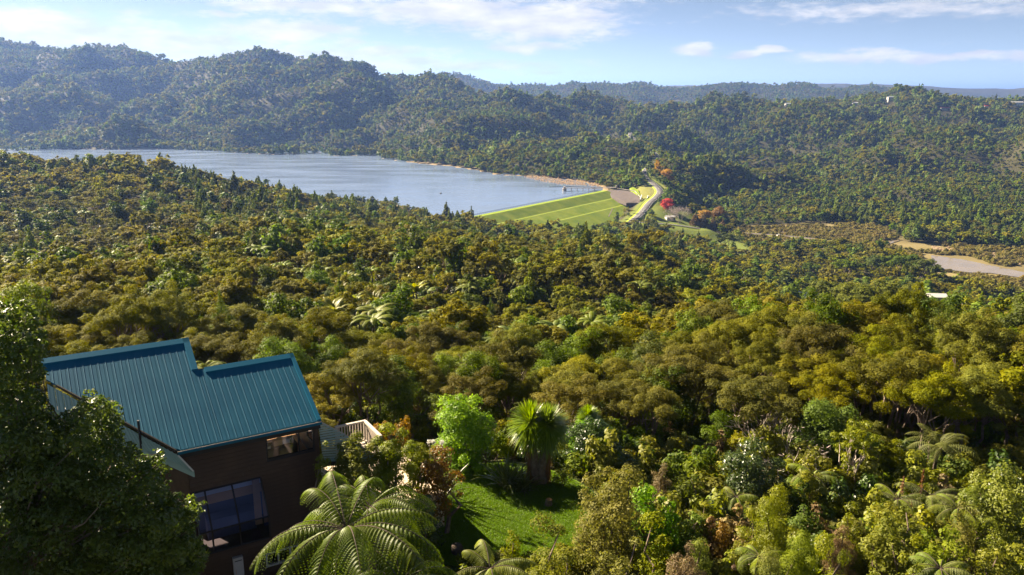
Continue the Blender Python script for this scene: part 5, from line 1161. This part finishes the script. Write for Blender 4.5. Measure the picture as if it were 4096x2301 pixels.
def joined(pr):
    """trunk and crown as one mesh with two materials"""
    t, c = pr; nt_, nc = len(t.vertices), len(c.vertices)
    co = np.empty((nt_ + nc) * 3, np.float32); t.vertices.foreach_get('co', co[:nt_ * 3]); c.vertices.foreach_get('co', co[nt_ * 3:])
    li_t = np.empty(len(t.loops), np.int32); t.loops.foreach_get('vertex_index', li_t); li_c = np.empty(len(c.loops), np.int32); c.loops.foreach_get('vertex_index', li_c)
    st = np.empty(len(t.polygons), np.int32); t.polygons.foreach_get('loop_start', st); sc_ = np.empty(len(c.polygons), np.int32); c.polygons.foreach_get('loop_start', sc_)
    va = np.zeros(len(st) + len(sc_), np.float32); tmp = np.empty(len(sc_), np.float32); c.attributes['v'].data.foreach_get('value', tmp); va[len(st):] = tmp
    me = bpy.data.meshes.new('tree'); me.vertices.add(nt_ + nc); me.vertices.foreach_set('co', co); me.loops.add(len(li_t) + len(li_c)); me.loops.foreach_set('vertex_index', np.r_[li_t, li_c + nt_])
    me.polygons.add(len(va)); me.polygons.foreach_set('loop_start', np.r_[st, sc_ + len(li_t)]); me.polygons.foreach_set('material_index', np.r_[np.zeros(len(st), np.int32), np.ones(len(sc_), np.int32)])
    a = me.attributes.new('v', 'FLOAT', 'FACE'); a.data.foreach_set('value', va); me.update(calc_edges=True)
    me.materials.append(t.materials[0]); me.materials.append(c.materials[0]); return me
plist, pstart = [], {}
for key, prs in PROTO.items():
    
    if key[1] == 0: continue
    pstart[key] = len(plist); plist += [joined(p) if key[1] < 3 else p[1] for p in prs]
r_i = np.where(~single)[0]
pick = np.array([pstart[(KIND[i], max(1, LOD[i]))] + VARI[i] % len(PROTO[(KIND[i], max(1, LOD[i]))]) for i in r_i])
rot = np.stack([rng.normal(size=len(r_i)) * .05, rng.normal(size=len(r_i)) * .05, ROTZ[r_i]], 1)
scatter('forest', np.stack([X_, Y_, Z_], 1)[r_i], pick, rot, np.stack([SCL, SCL, SCL * HGT], 1)[r_i], plist, label='dense dark green native forest covering the hills', cat='forest')
# undergrowth between the near trunks
X2, Y2 = [], []
for (y0, y1, sp) in [(24, 75, 1.0), (75, 150, 2.0), (150, 330, 3.6)]:
    yy = np.arange(y0, y1, sp)
    for y_ in yy:
        w = y_ * .72 + 3; xx = np.arange(-w, w, sp); X2.append(xx + rng.uniform(-.5, .5, len(xx)) * sp); Y2.append(y_ + rng.uniform(-.5, .5, len(xx)) * sp)
X2 = np.concatenate(X2); Y2 = np.concatenate(Y2); k_ = ~(blocked(X2, np.maximum(Y2, 44)) | (poly_sd(HOUSE_POLY, X2, Y2) < 1.2)) & (lawn_d(X2, Y2) > 1.2); X2, Y2 = X2[k_], Y2[k_]
Z2 = tfast(X2, Y2); k_ = visible(X2, Y2, Z2 + 3); X2, Y2, Z2 = X2[k_], Y2[k_], Z2[k_]; print('undergrowth', len(X2))
UP = [joined(broad_parts(600 + v, .07, .75, H=1.5, R=.8, K=8, low=.05, mat=m_, name='scrub')) for v, m_ in enumerate(('olive', 'broadleaf', 'manuka', 'yellowgreen', 'darkleaf', 'pink_leaf'))]
UP.append(joined(fern_parts(610, nf=9, L=1.1, H=.35, leaflets=3, pairs=12, name='fern')))
pk = rng.choice(7, len(X2), p=[.22, .24, .24, .06, .12, .04, .08]); s2 = np.interp(Y2, [24, 75, 150, 330], [.85, 1.05, 1.7, 2.6]) * rng.uniform(.6, 1.3, len(X2))
nr_ = (Y2 < 43) & (X2 > 4); s2[nr_] *= 1.45; pk[nr_] = rng.choice(7, nr_.sum(), p=[.36, .18, .10, .24, .04, .04, .04])
scatter('undergrowth', np.stack([X2, Y2, Z2], 1), pk, np.stack([0 * X2, 0 * X2, rng.uniform(0, 6.28, len(X2))], 1), np.stack([s2, s2, s2 * rng.uniform(.8, 1.4, len(X2))], 1), UP, label='low mixed scrub and ferns between the tree trunks', cat='undergrowth')
# ------------------------------------------------------------------ garden in front
FLAT_SCATTER()
plain('lawn_soil', (0.075, 0.135, 0.010), 0.9, 0.1, c2=(0.110, 0.170, 0.016), nscale=1.6, bump=.3, bscale=30)
th = np.linspace(0, 2 * pi, 64, endpoint=False); lw = [(LAWN_C[0] + cos(t) * 4.6 * 1.08, LAWN_C[1] + sin(t) * 4.4 * 1.08) for t in th]
sheet('lawn', lw, LAWN_Z + .03, MATS['lawn_soil'])
q = rng.uniform(-1.08, 1.08, (30000, 2)); q = q[(q ** 2).sum(1) < 1.1]; q = q * [4.6, 4.4] + LAWN_C
v, qd, va = sword_leaves(np.random.default_rng(80), 14, .085, .006, (35, 88), .3, 2, 0.0); rj = np.random.default_rng(81); v = v + np.repeat(rj.normal(size=(len(v) // 6, 3)) * [.05, .05, 0], 6, 0)
gs = rng.uniform(.7, 1.3, len(q)); gz_ = np.maximum(terrain(q[:, 0], q[:, 1]), LAWN_Z + .03)
scatter('lawn_grass', np.c_[q, gz_], np.zeros(len(q)), np.c_[np.zeros((len(q), 2)), rng.uniform(0, 6, len(q))], np.stack([gs] * 3, 1), [mesh_np('grass', v, qd, MATS['grass_blade'], va)], label='short bright green grass of the garden lawn', cat='grass')

def plant(name, x0, x1, ytop, Y, mat, label, cat='shrub', leaf=.06, cover=.5, K=18, low=.12, asp=.5, lump=.36, bark='bark', spike=0.0, seed=None, vis=None, fn=broad_parts, **kw):
    """a plant whose crown spans x0..x1 in the photograph at distance Y, its top at ytop, rooted on the ground"""
    pt = P((x0 + x1) / 2, ytop, Y); dep = proj(pt)[2]; W = (x1 - x0) / F * dep; zb = T(pt[0], pt[1]); H = max(pt[2] - zb, .6)
    if vis: low = max(low, 1 - vis / H)
    parts = fn(seed or int(x0 * 7 + ytop), leaf, cover, H=H, R=W / 2 / 1.02, mat=mat, name=name, **({'K': K, 'low': low, 'asp': asp, 'lump': lump, 'bark': bark, 'spike': spike} if fn is broad_parts else kw))
    return tree_thing(name, parts, (pt[0], pt[1], zb), rng.uniform(0, 6), 1.0, cat, None, label=label)

# the big dark bush at the corner of the house
def corner_bush():
    poly = [(-200, 1240), (30, 1175), (120, 1200), (190, 1300), (205, 1420), (180, 1560), (235, 1650), (310, 1600), (365, 1500), (395, 1570), (470, 1600), (510, 1660), (500, 1740), (600, 1820), (622, 1750), (660, 1800), (690, 1890), (690, 1970), (850, 1960), (825, 2050), (790, 2120), (850, 2190), (830, 2301), (840, 2450), (-200, 2450)]
    r = np.random.default_rng(11); pa = np.array(poly, float); q = r.uniform(pa.min(0), pa.max(0), (3600, 2)); sdv = poly_sd(poly, q[:, 0], q[:, 1]); q = q[sdv < -14]; sdv = sdv[sdv < -14]
    base = on(150, 19.5); cl = []; tbm = MB(); used = []
    for (a, b), d in zip(q, sdv):
        rad = np.clip(-d / 155 * .75, .10, .5) * r.uniform(.7, 1.15); Yc = 19.5 + r.uniform(-1.5, 2.2) * min(1, -d / 160)
        p = P(a, b, Yc)
        if used and np.min(np.linalg.norm(np.array(used)[:, :3] - p, axis=1) - np.array(used)[:, 3] * .7) < rad * .6: continue
        used.append([*p, rad]); cl.append([*(p - base), rad, rad, rad * .85, np.clip(.45 + r.normal() * .22, 0, 1)])
    print('corner clumps', len(cl))
    v, qd, va = fill_clumps(np.array(cl), .062, .55, r, asp=.5, core=.3, up=.3, jit=.6)
    limb(tbm, (0, 0, -.4), (-.4, .3, 6), .28, .16, r, seg=6)
    for c in cl[::3]:
        z0 = max(.8, min(c[2] - 1.2, 9)); a0 = np.array([-.3 + .03 * z0, .1, z0 * .75]); limb(tbm, a0, c[:3], .045, .008, r, seg=4, wob=.05, sides=4)
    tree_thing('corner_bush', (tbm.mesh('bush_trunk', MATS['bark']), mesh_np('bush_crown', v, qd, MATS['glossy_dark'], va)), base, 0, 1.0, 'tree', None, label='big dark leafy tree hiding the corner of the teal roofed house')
corner_bush()

# tree fern in front of the house, each frond a part
def big_fern(px, py, Y, label, nf=15, L=2.5, seed=3, lp=.44, leaflets=13, mat='fern_big'):
    c = P(px, py, Y); zb = T(c[0], c[1]); o = empty('tree_fern', (c[0], c[1], zb)); tag(o, label, 'tree fern', None); H = c[2] - zb
    r = np.random.default_rng(seed); tb_ = MB(); limb(tb_, (0, 0, -.4), (0, 0, H), .17, .12, r, wob=.008, sides=9, seg=8); obj('trunk', tb_.mesh('fern_trunk', MATS['bark_dark']), o)
    kinds = []
    for k in range(5):
        rc, v, q, va = frond_arrays(r, L, radians(38 - 5 * k), radians(82 + 5 * k), 23, leaflets, lp, hang=1.15, lw=.046); mb = MB().tube([p_ for p_ in rc], [.016 - .013 * i / len(rc) for i in range(len(rc))], 5)
        me = mesh_np('frond', v, q, MATS[mat], va); st = mb.mesh('stalk', MATS['bark_dark']); kinds.append((me, st))
    for i in range(nf):
        me, st = kinds[i % 5]; f_ = obj('frond', me, o, (0, 0, H), (r.uniform(-.1, .1), r.uniform(-.16, .16), i * 2.39996 + r.uniform(-.12, .12)), None); s_ = r.uniform(.86, 1.08); f_.scale = (s_, s_, s_); obj('stalk', st, f_)
    return o
big_fern(1385, 2120, 15.6, 'large tree fern with arching fronds in front of the house', 16)
big_fern(1480, 2030, 19.5, 'second tree fern just behind the large one, its fronds darker', 11, 2.1, 9, .40, 9)
big_fern(1960, 2275, 20, 'low fern with yellow green fronds at the near edge of the lawn', 9, 1.5, 12, .28, 9, 'fern')
big_fern(1600, 2330, 18, 'half hidden fern under the large tree fern', 10, 2.0, 13, .38, 9)
for i, (px, py, Y, L, lab) in enumerate([(3255, 1905, 36, 1.5, 'bright tree fern below the pale trunked small tree'), (3590, 2000, 34, 1.7, 'tree fern beside the brown flower spikes'), (3720, 1985, 35, 1.7, 'tree fern with long flat fronds behind the brown spikes'), (3830, 2035, 32, 1.6, 'tree fern between the brown spikes and the yellow green tree'), (2880, 2040, 33, 1.3, 'small fern on the bank next to the bright green hedge'), (2960, 2035, 34, 1.2, 'smallest fern on the bank above the tawny shrub'), (3760, 2275, 24, 1.2, 'fern in the lower corner shrubs'), (2945, 1990, 33, 1.2, 'yellow green fern under the tawny upright shrub'), (3040, 2230, 26, 1.1, 'deep green fern in the gap between the fuzzy shrubs')]):
    big_fern(px, py, Y, lab, 10, L, 30 + i, .28, 7, 'fern')

# cabbage trees, flax
def cabbage(px, ybase, Y, heads, label, seed, H=None, leafL=.95):
    b = P(px, ybase, Y); b[2] = T(b[0], b[1]); o = empty('cabbage_tree', b); tag(o, label, 'cabbage tree'); r = np.random.default_rng(seed)
    tb_ = MB()
    for (hx, hy, rad) in heads:
        h = P(hx, hy, Y) - b; pts = limb(tb_, (h[0] * .3, 0, -.3), h,   .26, .19, r, seg=6, wob=.015, sides=9)
        v1, q1, a1 = sword_leaves(r, 700, rad, .028, (-25, 89), .14, 4, .05); v2, q2, a2 = sword_leaves(r, 420, rad * 1.05, .026, (-84, -10), .3, 4, .05)
        me = mesh_np('head', np.r_[v1, v2], np.r_[q1, q2 + len(v1)], MATS['yellowgreen' if False else 'cabbage_leaf'], np.r_[a1, a2]); obj('head', me, o, h)
        v3, q3, a3 = sword_leaves(r, 420, .8, .014, (-89, -66), .2, 3, .24); zz = r.uniform(-h[2] * .82, -.2, len(v3) // 8); me = mesh_np('dead_skirt', v3 + np.repeat(np.c_[zz * 0, zz * 0, zz], 8, 0), q3, MATS['dead_leaf'], a3); obj('dead_skirt', me, o, h)
    obj('trunk', tb_.mesh('cabbage_trunk', MATS['bark']), o); return o
leaf_mat('cabbage_leaf', (0.120, 0.185, 0.016), (0.240, 0.290, 0.032), 0.45, 0.35, 0.5, 0.05, 0.01)
leaf_mat('dead_leaf', (0.150, 0.085, 0.045), (0.260, 0.160, 0.085), 0.3, 0.7, 0.2, 0.05, 0.01, (1.2, 1, .8, 1))
cabbage(2150, 1940, 35.5, [(2122, 1690, 1.2), (2192, 1700, 1.2)], 'tall twin headed cabbage tree at the far edge of the lawn', 21)
cabbage(2352, 1900, 40.0, [(2352, 1668, .72)], 'smaller cabbage tree head rising above the dark round bush', 22)
cabbage(2446, 1900, 41.0, [(2446, 1745, .6)], 'smallest cabbage tree tuft on the flank of the round bush', 23)
def flax(px, py, Y, L, label, seed, mat='flax_leaf', n=90, w=.035, name='flax', el=(35, 88)):
    b = P(px, py, Y); b[2] = T(b[0], b[1]); r = np.random.default_rng(seed); v, q, va = sword_leaves(r, n, L, w, el, .38, 5, .05); rj = r.normal(size=(n, 3)) * [.2, .2, 0]
    o = obj(name, mesh_np(name, v + np.repeat(rj, 12, 0), q, MATS[mat], va), None, b); return tag(o, label, 'flax')
leaf_mat('flax_leaf', (0.060, 0.080, 0.024), (0.150, 0.160, 0.060), 0.35, 0.28, 0.6, 0.05, 0.01)
flax(2030, 1915, 35.0, 2.1, 'flax bush of long strap leaves beside the cabbage tree trunk', 24)
flax(2085, 1925, 34.8, 1.4, 'low dark flax against the cabbage tree trunk', 25)
flax(1745, 1820, 33.5, 2.5, 'spiky strap leaved plant with white flower heads by the deck', 26, n=60)
for k, (px, py) in enumerate([(3602, 1945), (3635, 2035), (3680, 1920), (3672, 1985)]):
    Y = 34 + k * .4; b = P(px, py + 70, Y); b[2] = T(b[0], b[1]); tp_ = P(px, py - 40, Y); h = tp_[2] - b[2]; o = empty('flower_spike', b); tag(o, '%s brown flower spike standing above the tree ferns' % ('first', 'second', 'third', 'shortest')[k], 'flower spike', 'brown flower spikes')
    MB().tube([(0, 0, -.3), (.03, 0, h)], [.022, .012], 5).build('stem', MATS['bark_dark'], o); rs = np.random.default_rng(90 + k); nl = 160; pz = rs.uniform(h - .9, h, nl); pp_ = np.c_[rs.normal(size=(nl, 2)) * .05 * (1.2 - (pz - h + .9) / .9)[:, None], pz]; v, q = leaf_quads(pp_, rs.normal(size=(nl, 3)), .05, .02, rs); obj('seed_head', mesh_np('seed_head', v, q, MATS['dead_leaf'], rs.random(nl)), o)
# white flower heads of the strap plant
b = P(1740, 1775, 33.3)
for k in range(7):
    q_ = b + np.array([rng.uniform(-.7, .6), rng.uniform(-.3, .3), rng.uniform(-.3, .35)]); rs = np.random.default_rng(100 + k); v, qd = leaf_quads(rs.normal(size=(40, 3)) * .05, rs.normal(size=(40, 3)), .045, .03, rs); zb_ = T(q_[0], q_[1]); o = empty('white_flower', (q_[0], q_[1], zb_)); tag(o, '%s white flower head over the strap leaved plant' % ('lowest', 'second', 'third', 'fourth', 'fifth', 'sixth', 'highest')[k], 'flower', 'white flower heads')
    obj('petals', mesh_np('petals', v, qd, MATS['white_flower'], rs.random(40)), o, (0, 0, q_[2] - zb_)); MB().tube([(0, 0, -.2), (0, 0, q_[2] - zb_)], .012, 4).build('stem', MATS['bark'], o)

# shrubs round the house, the lawn and the lower corner
plant('garden_bush', 1715, 1985, 1592, 37.0, 'bright', 'tall rounded bright green bush between deck and cabbage tree', leaf=.065, K=40, low=.05, lump=.34, cover=.6)
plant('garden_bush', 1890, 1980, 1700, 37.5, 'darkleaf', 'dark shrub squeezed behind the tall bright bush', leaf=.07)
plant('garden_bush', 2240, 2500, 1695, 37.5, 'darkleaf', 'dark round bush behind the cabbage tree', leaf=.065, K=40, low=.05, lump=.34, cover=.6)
plant('garden_bush', 2250, 2420, 1655 + 40, 38.2, 'bright', 'bright topped shrub under the smaller cabbage head', leaf=.065, low=.5)
plant('garden_bush', 2205, 2300, 1865, 35.2, 'palegreen', 'small grey green shrub at the foot of the dark round bush', leaf=.05, K=10)
plant('bottlebrush_bush', 1480, 1575, 1640, 38.0, 'orange_leaf', 'orange brown bush behind the deck railing', leaf=.06, K=14, spike=.2)
plant('bottlebrush_bush', 1555, 1665, 1632, 38.5, 'orange_leaf', 'taller orange brown bush next to the deck corner', leaf=.06, K=14, spike=.2)
plant('lance_shrub', 1290, 1520, 1728, 29.5, 'yellowgreen', 'lance leaved shrub screening the side roof', leaf=.085, asp=.22, cover=.8, K=22, vis=1.9, lump=.33)
plant('lance_shrub', 1430, 1660, 1724, 30.3, 'yellowgreen', 'lance leaved shrub screening the deck posts', leaf=.085, asp=.22, cover=.8, K=22, vis=1.9, lump=.33)
plant('lance_shrub', 1240, 1340, 1790, 28.6, 'yellowgreen', 'small lance leaved branch against the corner of the dark wall', leaf=.085, asp=.22, cover=.8, K=9, vis=.9)
plant('lance_shrub', 1590, 1740, 1738, 31.2, 'palegreen', 'lance leaved shrub under the white flower heads', leaf=.08, asp=.25, cover=.8, K=16, vis=2.2)
plant('russet_shrub', 1650, 1855, 1790, 31.0, 'russet_leaf', 'russet leaved shrub between terrace and lawn', leaf=.06, K=24, vis=2.9, cover=.5) if 'russet_leaf' in MATS else None
plant('coprosma_bush', 2230, 2640, 1868, 27.0, 'olive', 'large olive bush standing over the near corner of the lawn', leaf=.055, K=40, low=.05, lump=.26, cover=.5)
plant('coprosma_bush', 2060, 2350, 2080, 22.5, 'olive', 'olive bush at the bottom edge below the lawn', leaf=.05, K=36, low=.05, lump=.33)
plant('coprosma_bush', 2330, 2640, 2150, 21.5, 'olive', 'olive bush at the bottom edge beside the pinkish shrub', leaf=.05, K=36, low=.05, lump=.33)
plant('garden_bush', 2500, 2660, 1872, 29.5, 'bright', 'bright green leafy bush behind the large olive bush', leaf=.065, K=20)
plant('garden_bush', 2600, 2760, 1955, 29.0, 'bright', 'bright green hedge bush further down the bank', leaf=.065, K=16)
plant('garden_bush', 2690, 2850, 2030, 28.5, 'broadleaf', 'green hedge bush at the lower end of the bank', leaf=.065, K=16)
plant('pittosporum_shrub', 2520, 2740, 2060, 25.0, 'palegreen', 'pale leaved shrub in front of the bright hedge', leaf=.055, K=18, cover=.5)
plant('pink_shrub', 2620, 2860, 2150, 23.5, 'pink_leaf', 'pinkish brown feathery shrub at the bottom edge', leaf=.05, asp=.25, K=18, spike=.3)
plant('pink_shrub', 2860, 3000, 2235, 22.5, 'pink_leaf', 'small pinkish shrub at the bottom edge beside the fuzzy one', leaf=.05, asp=.25, K=14, spike=.3)
plant('fuzzy_shrub', 2700, 2890, 2130, 24.5, 'palegreen', 'fuzzy pale green shrub above the pinkish shrub', leaf=.043, asp=.28, K=18, spike=.2)
plant('fuzzy_shrub', 2960, 3220, 1985, 28.0, 'yellowgreen', 'fuzzy yellow green shrub topping the lower thicket', leaf=.043, asp=.3, K=26, spike=.2)
plant('fuzzy_shrub', 3080, 3330, 2110, 25.5, 'palegreen', 'wide fuzzy olive shrub in the middle of the lower thicket', leaf=.043, asp=.28, K=26, spike=.2)
plant('fuzzy_shrub', 2990, 3230, 2200, 23.0, 'palegreen', 'fuzzy pale shrub at the bottom edge of the thicket', leaf=.043, asp=.28, K=22, spike=.2)
plant('fuzzy_shrub', 3230, 3480, 2180, 23.5, 'yellowgreen', 'fuzzy golden green shrub at the bottom edge of the thicket', leaf=.043, asp=.28, K=22, spike=.2)
plant('fuzzy_shrub', 3280, 3460, 2080, 27.0, 'pink_leaf', 'brownish fuzzy shrub behind the golden green one', leaf=.043, asp=.28, K=16, spike=.2)
plant('broadleaf_shrub', 3460, 3720, 2060, 27.0, 'palegreen', 'pale broadleaf shrub with grey branches in the lower corner', leaf=.075, K=26, vis=1.8, cover=.5)
plant('broadleaf_shrub', 3640, 3900, 2105, 26.0, 'palegreen', 'spreading pale broadleaf shrub beside the corner fern', leaf=.075, K=24, vis=2.0, cover=.5)
plant('broadleaf_shrub', 3880, 4130, 2140, 25.5, 'yellowgreen', 'yellow green shrub in the very corner', leaf=.065, K=22)
plant('yellow_tree', 3830, 4150, 1885, 32.0, 'yellowgreen', 'yellow green spreading tree at the edge beside the tree ferns', 'tree', leaf=.07, K=30, vis=3.2)
plant('dark_tree', 2880, 3160, 1790, 35.5, 'darkleaf', 'dark glossy small tree on the bank below the bare branches', 'tree', leaf=.07, K=28, low=.1)
plant('dark_tree', 3150, 3330, 1990, 31.5, 'broadleaf', 'dark green shrubby tree behind the fuzzy thicket', 'tree', leaf=.07, K=22)
plant('dark_tree', 2640, 2800, 1900, 33.0, 'broadleaf', 'green shrubby tree behind the hedge bushes', 'tree', leaf=.07, K=22)
plant('tawny_shrub', 2590, 2700, 1850, 33.5, 'pink_leaf', 'tawny feathery shrub behind the bright bush', leaf=.055, asp=.25, K=16, spike=.5)
plant('tawny_shrub', 2680, 2730, 1960, 31.5, 'orange_leaf', 'small orange shrub among the hedge bushes', leaf=.055, asp=.3, K=10, spike=.5)
plant('tawny_shrub', 2740, 2785, 1868, 33.0, 'yellowgreen', 'narrow yellow upright shrub beside the dark small tree', leaf=.055, K=10, spike=.6)
plant('tawny_shrub', 2850, 2940, 2060, 29.5, 'orange_leaf', 'orange tipped shrub at the end of the bright hedge', leaf=.055, asp=.3, K=14, spike=.4)
plant('daisy_shrub', 1975, 2110, 2110, 25.5, 'palegreen', 'grey leaved shrub with white flowers at the near lawn edge', leaf=.045, K=14)
plant('garden_bush', 1790, 1900, 2190, 22.5, 'yellowgreen', 'yellow tipped shrub under the tree fern at the lawn edge', leaf=.05, K=12)
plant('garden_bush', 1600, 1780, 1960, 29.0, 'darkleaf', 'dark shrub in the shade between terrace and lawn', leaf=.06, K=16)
plant('scrub_bush', 2760, 2900, 2010, 30.5, 'olive', 'olive shrub filling the bank above the orange tipped shrub', leaf=.05, K=20, low=.05, lump=.34)
plant('scrub_bush', 2900, 3060, 2110, 27.5, 'olive', 'olive shrub between the orange tipped shrub and the fuzzy thicket', leaf=.05, K=20, low=.05, lump=.34)
plant('scrub_bush', 3330, 3480, 2010, 30.0, 'yellowgreen', 'yellow green shrub behind the brownish fuzzy shrub', leaf=.05, K=20, low=.05, lump=.34)
plant('scrub_bush', 3480, 3640, 1990, 31.0, 'olive', 'olive shrub below the slim pale trunked tree', leaf=.05, K=20, low=.05, lump=.34)
plant('scrub_bush', 3560, 3760, 2190, 23.5, 'yellowgreen', 'yellow green shrub in front of the pale broadleaf shrub', leaf=.05, K=20, low=.05, lump=.34)
plant('scrub_bush', 3780, 3960, 2010, 29.5, 'olive', 'olive shrub in front of the edge tree', leaf=.05, K=20, low=.05, lump=.34)
plant('scrub_bush', 3160, 3330, 1880, 35.5, 'olive', 'olive shrub under the bright tree fern', leaf=.05, K=20, low=.05, lump=.34)
plant('scrub_bush', 2560, 2700, 2200, 21.5, 'palegreen', 'pale green shrub at the bottom edge left of the pinkish one', leaf=.05, K=20, low=.05, lump=.34)
plant('scrub_bush', 3940, 4120, 2030, 29.0, 'yellowgreen', 'golden shrub at the foot of the edge tree', leaf=.05, K=20, low=.05, lump=.34)
plant('scrub_bush', 3380, 3560, 2240, 21.5, 'palegreen', 'pale shrub at the bottom edge right of the golden fuzzy one', leaf=.05, K=20, low=.05, lump=.34)
# pale trunked small trees, dead trees
def slim(x0, x1, ytop, Y, label, mat='olive', seed=5, bark='bark_pale', leaf=.07):
    pt = P((x0 + x1) / 2, ytop, Y); dep = proj(pt)[2]; W = (x1 - x0) / F * dep; zb = T(pt[0], pt[1]); H = pt[2] - zb
    return tree_thing('slim_tree', manuka_parts(seed, leaf, .6, H=H, R=W / 2, stems=3, mat=mat, bark=bark, name='slim', sides=6, flat=.6), (pt[0], pt[1], zb), rng.uniform(0, 6), 1.0, 'tree', None, label=label)
slim(3330, 3510, 1715, 38.5, 'slim tree with two pale bare trunks above the ferns', 'yellowgreen', 61)
slim(3210, 3300, 1790, 38.0, 'thin grey stemmed tree behind the bright tree fern', 'olive', 62)
def dead(px, ytop, ybot, Y, label, seed):
    b = P(px, ybot, Y); b[2] = T(b[0], b[1]); H = P(px, ytop, Y)[2] - b[2]; t_, c_ = bare_parts(seed, H, 1.6, 'bark_pale', n=3, twigs=350)
    tree_thing('dead_tree', (t_, c_), b, 1.0, 1.0, 'tree', None, ('trunk', 'twigs'), label)
dead(3125, 1620, 1780, 41.0, 'dead bare white branched tree above the dark small tree', 63)
dead(3560, 1440, 1560, 53.0, 'dead pale snag poking out of the manuka canopy', 64)
dead(1990, 1365, 1480, 56.0, 'short dead snag among the manuka behind the garden', 65)
dead(2330, 1620, 1740, 41.5, 'grey leafless shrub behind the twin headed cabbage tree', 66)
plain('cut_wood', (0.30, 0.16, 0.06), 0.8, 0.2)
# stump and urn on the lawn
b = P(2195, 1968, 33.3); b[2] = LAWN_Z; o = empty('tree_stump', b); tag(o, 'cut orange brown stump at the lawn edge by the cabbage tree', 'stump')
MB().tube([(0, 0, -.1), (0, 0, .15), (.02, 0, .34)], [.22, .17, .15], 10).build('stump_body', MATS['bark'], o); MB().tube([(.02, 0, .342), (.02, 0, .352)], .14, 10).build('cut_face', MATS['cut_wood'], o)
b = P(1826, 2118, 29.3); b[2] = LAWN_Z + .03; o = MB().tube([(0, 0, 0), (0, 0, .12), (0, 0, .3), (0, 0, .42), (0, 0, .45)], [.16, .24, .26, .20, .05], 12).build('stone_pot', MATS['bark_dark'], None, True, loc=b); tag(o, 'small dark pot standing on the shaded lawn', 'pot')
# ------------------------------------------------------------------ air
m, nt, out = new_mat('haze_air'); pv_ = N(nt.nodes, 'ShaderNodeVolumePrincipled')
pv_.inputs['Color'].default_value = (0.24, 0.42, 1.0, 1); pv_.inputs['Density'].default_value = 0.000065; pv_.inputs['Anisotropy'].default_value = 0.3
nt.links.new(pv_.outputs[0], out.inputs['Volume'])
hz = MB().box(-70000, 70000, -400, 65000, -45, 420).build('haze', MATS['haze_air']); tag(hz, kind='stuff')
# ------------------------------------------------------------------ labels that single out each tree
MARKS = [('the teal roof ridge', 740, 1340), ('the lower roof wing', 980, 1440), ('the deck railing', 1450, 1660), ('the twin headed cabbage tree', 2160, 1580), ('the dark round bush', 2400, 1680), ('the dead pale snag', 3560, 1470), ('the dead white branched tree', 3125, 1640), ('the yellow green edge tree', 3980, 1860),
         ('the red roofed shed', 1048, 915), ('the near end of the dam', 1890, 880), ('the grey roofed building', 2110, 885), ('the road junction', 2560, 895), ('the navy roofed house', 3205, 1165), ('the golden poplar', 3620, 1120), ('the tall white house', 3742, 1150), ('the huge open pine', 3490, 1180), ('the valley power pole', 2872, 985), ('the intake tower', 2258, 765), ('the white car', 3118, 942), ('the near lake shore', 1100, 760), ('the lake end', 300, 640), ('the corner tree', 120, 1200), ('the estuary creek', 3900, 1050), ('the bare grey tree', 2716, 860), ('the slim pale trunked tree', 3420, 1720), ('the white flower heads', 1740, 1740), ('the short dead snag', 1990, 1420), ('the bare thicket tree', 2930, 1080)]
ORD = ['first', 'second', 'third', 'fourth', 'fifth', 'sixth', 'seventh', 'eighth', 'ninth', 'tenth', 'eleventh', 'twelfth', 'thirteenth', 'fourteenth', 'fifteenth', 'sixteenth', 'seventeenth', 'eighteenth', 'nineteenth', 'twentieth']
ORD += ['twenty-' + o for o in ORD[:9]] + ['thirtieth'] + ['thirty-' + o for o in ORD[:9]] + ['fortieth'] + ['forty-' + o for o in ORD[:9]]
mk = np.array([[a, b] for _, a, b in MARKS], float); bins = {}
for (o, p, noun, adj) in ROOTS:
    a, b, _ = proj(p); d = np.hypot(mk[:, 0] - a, (mk[:, 1] - b) * 1.5); j = int(np.argmin(d)); dx, dy = a - mk[j, 0], (b - mk[j, 1]) * 1.5
    side = ('right' if dx > 0 else 'left') if abs(dx) > abs(dy) else ('lower' if dy > 0 else 'upper')
    bins.setdefault((noun, j, side), []).append((d[j], o, adj))
for (noun, j, side), lst in bins.items():
    lst.sort(key=lambda t: t[0])
    for k, (d, o, adj) in enumerate(lst):
        o['label'] = '%s %s, %s out from %s on its %s side' % (adj if len((adj + noun + MARKS[j][0]).split()) < 8 else adj.split()[-1], noun, ORD[min(k, len(ORD) - 1)], MARKS[j][0], side)

br_ = sorted(((len(me.loops) - 2 * len(me.polygons)), me.name) for me in bpy.data.meshes)[::-1][:40]; print(br_)
tris = sum(len(me.loops) - 2 * len(me.polygons) for me in bpy.data.meshes); print('triangles', tris, 'objects', len(bpy.data.objects))
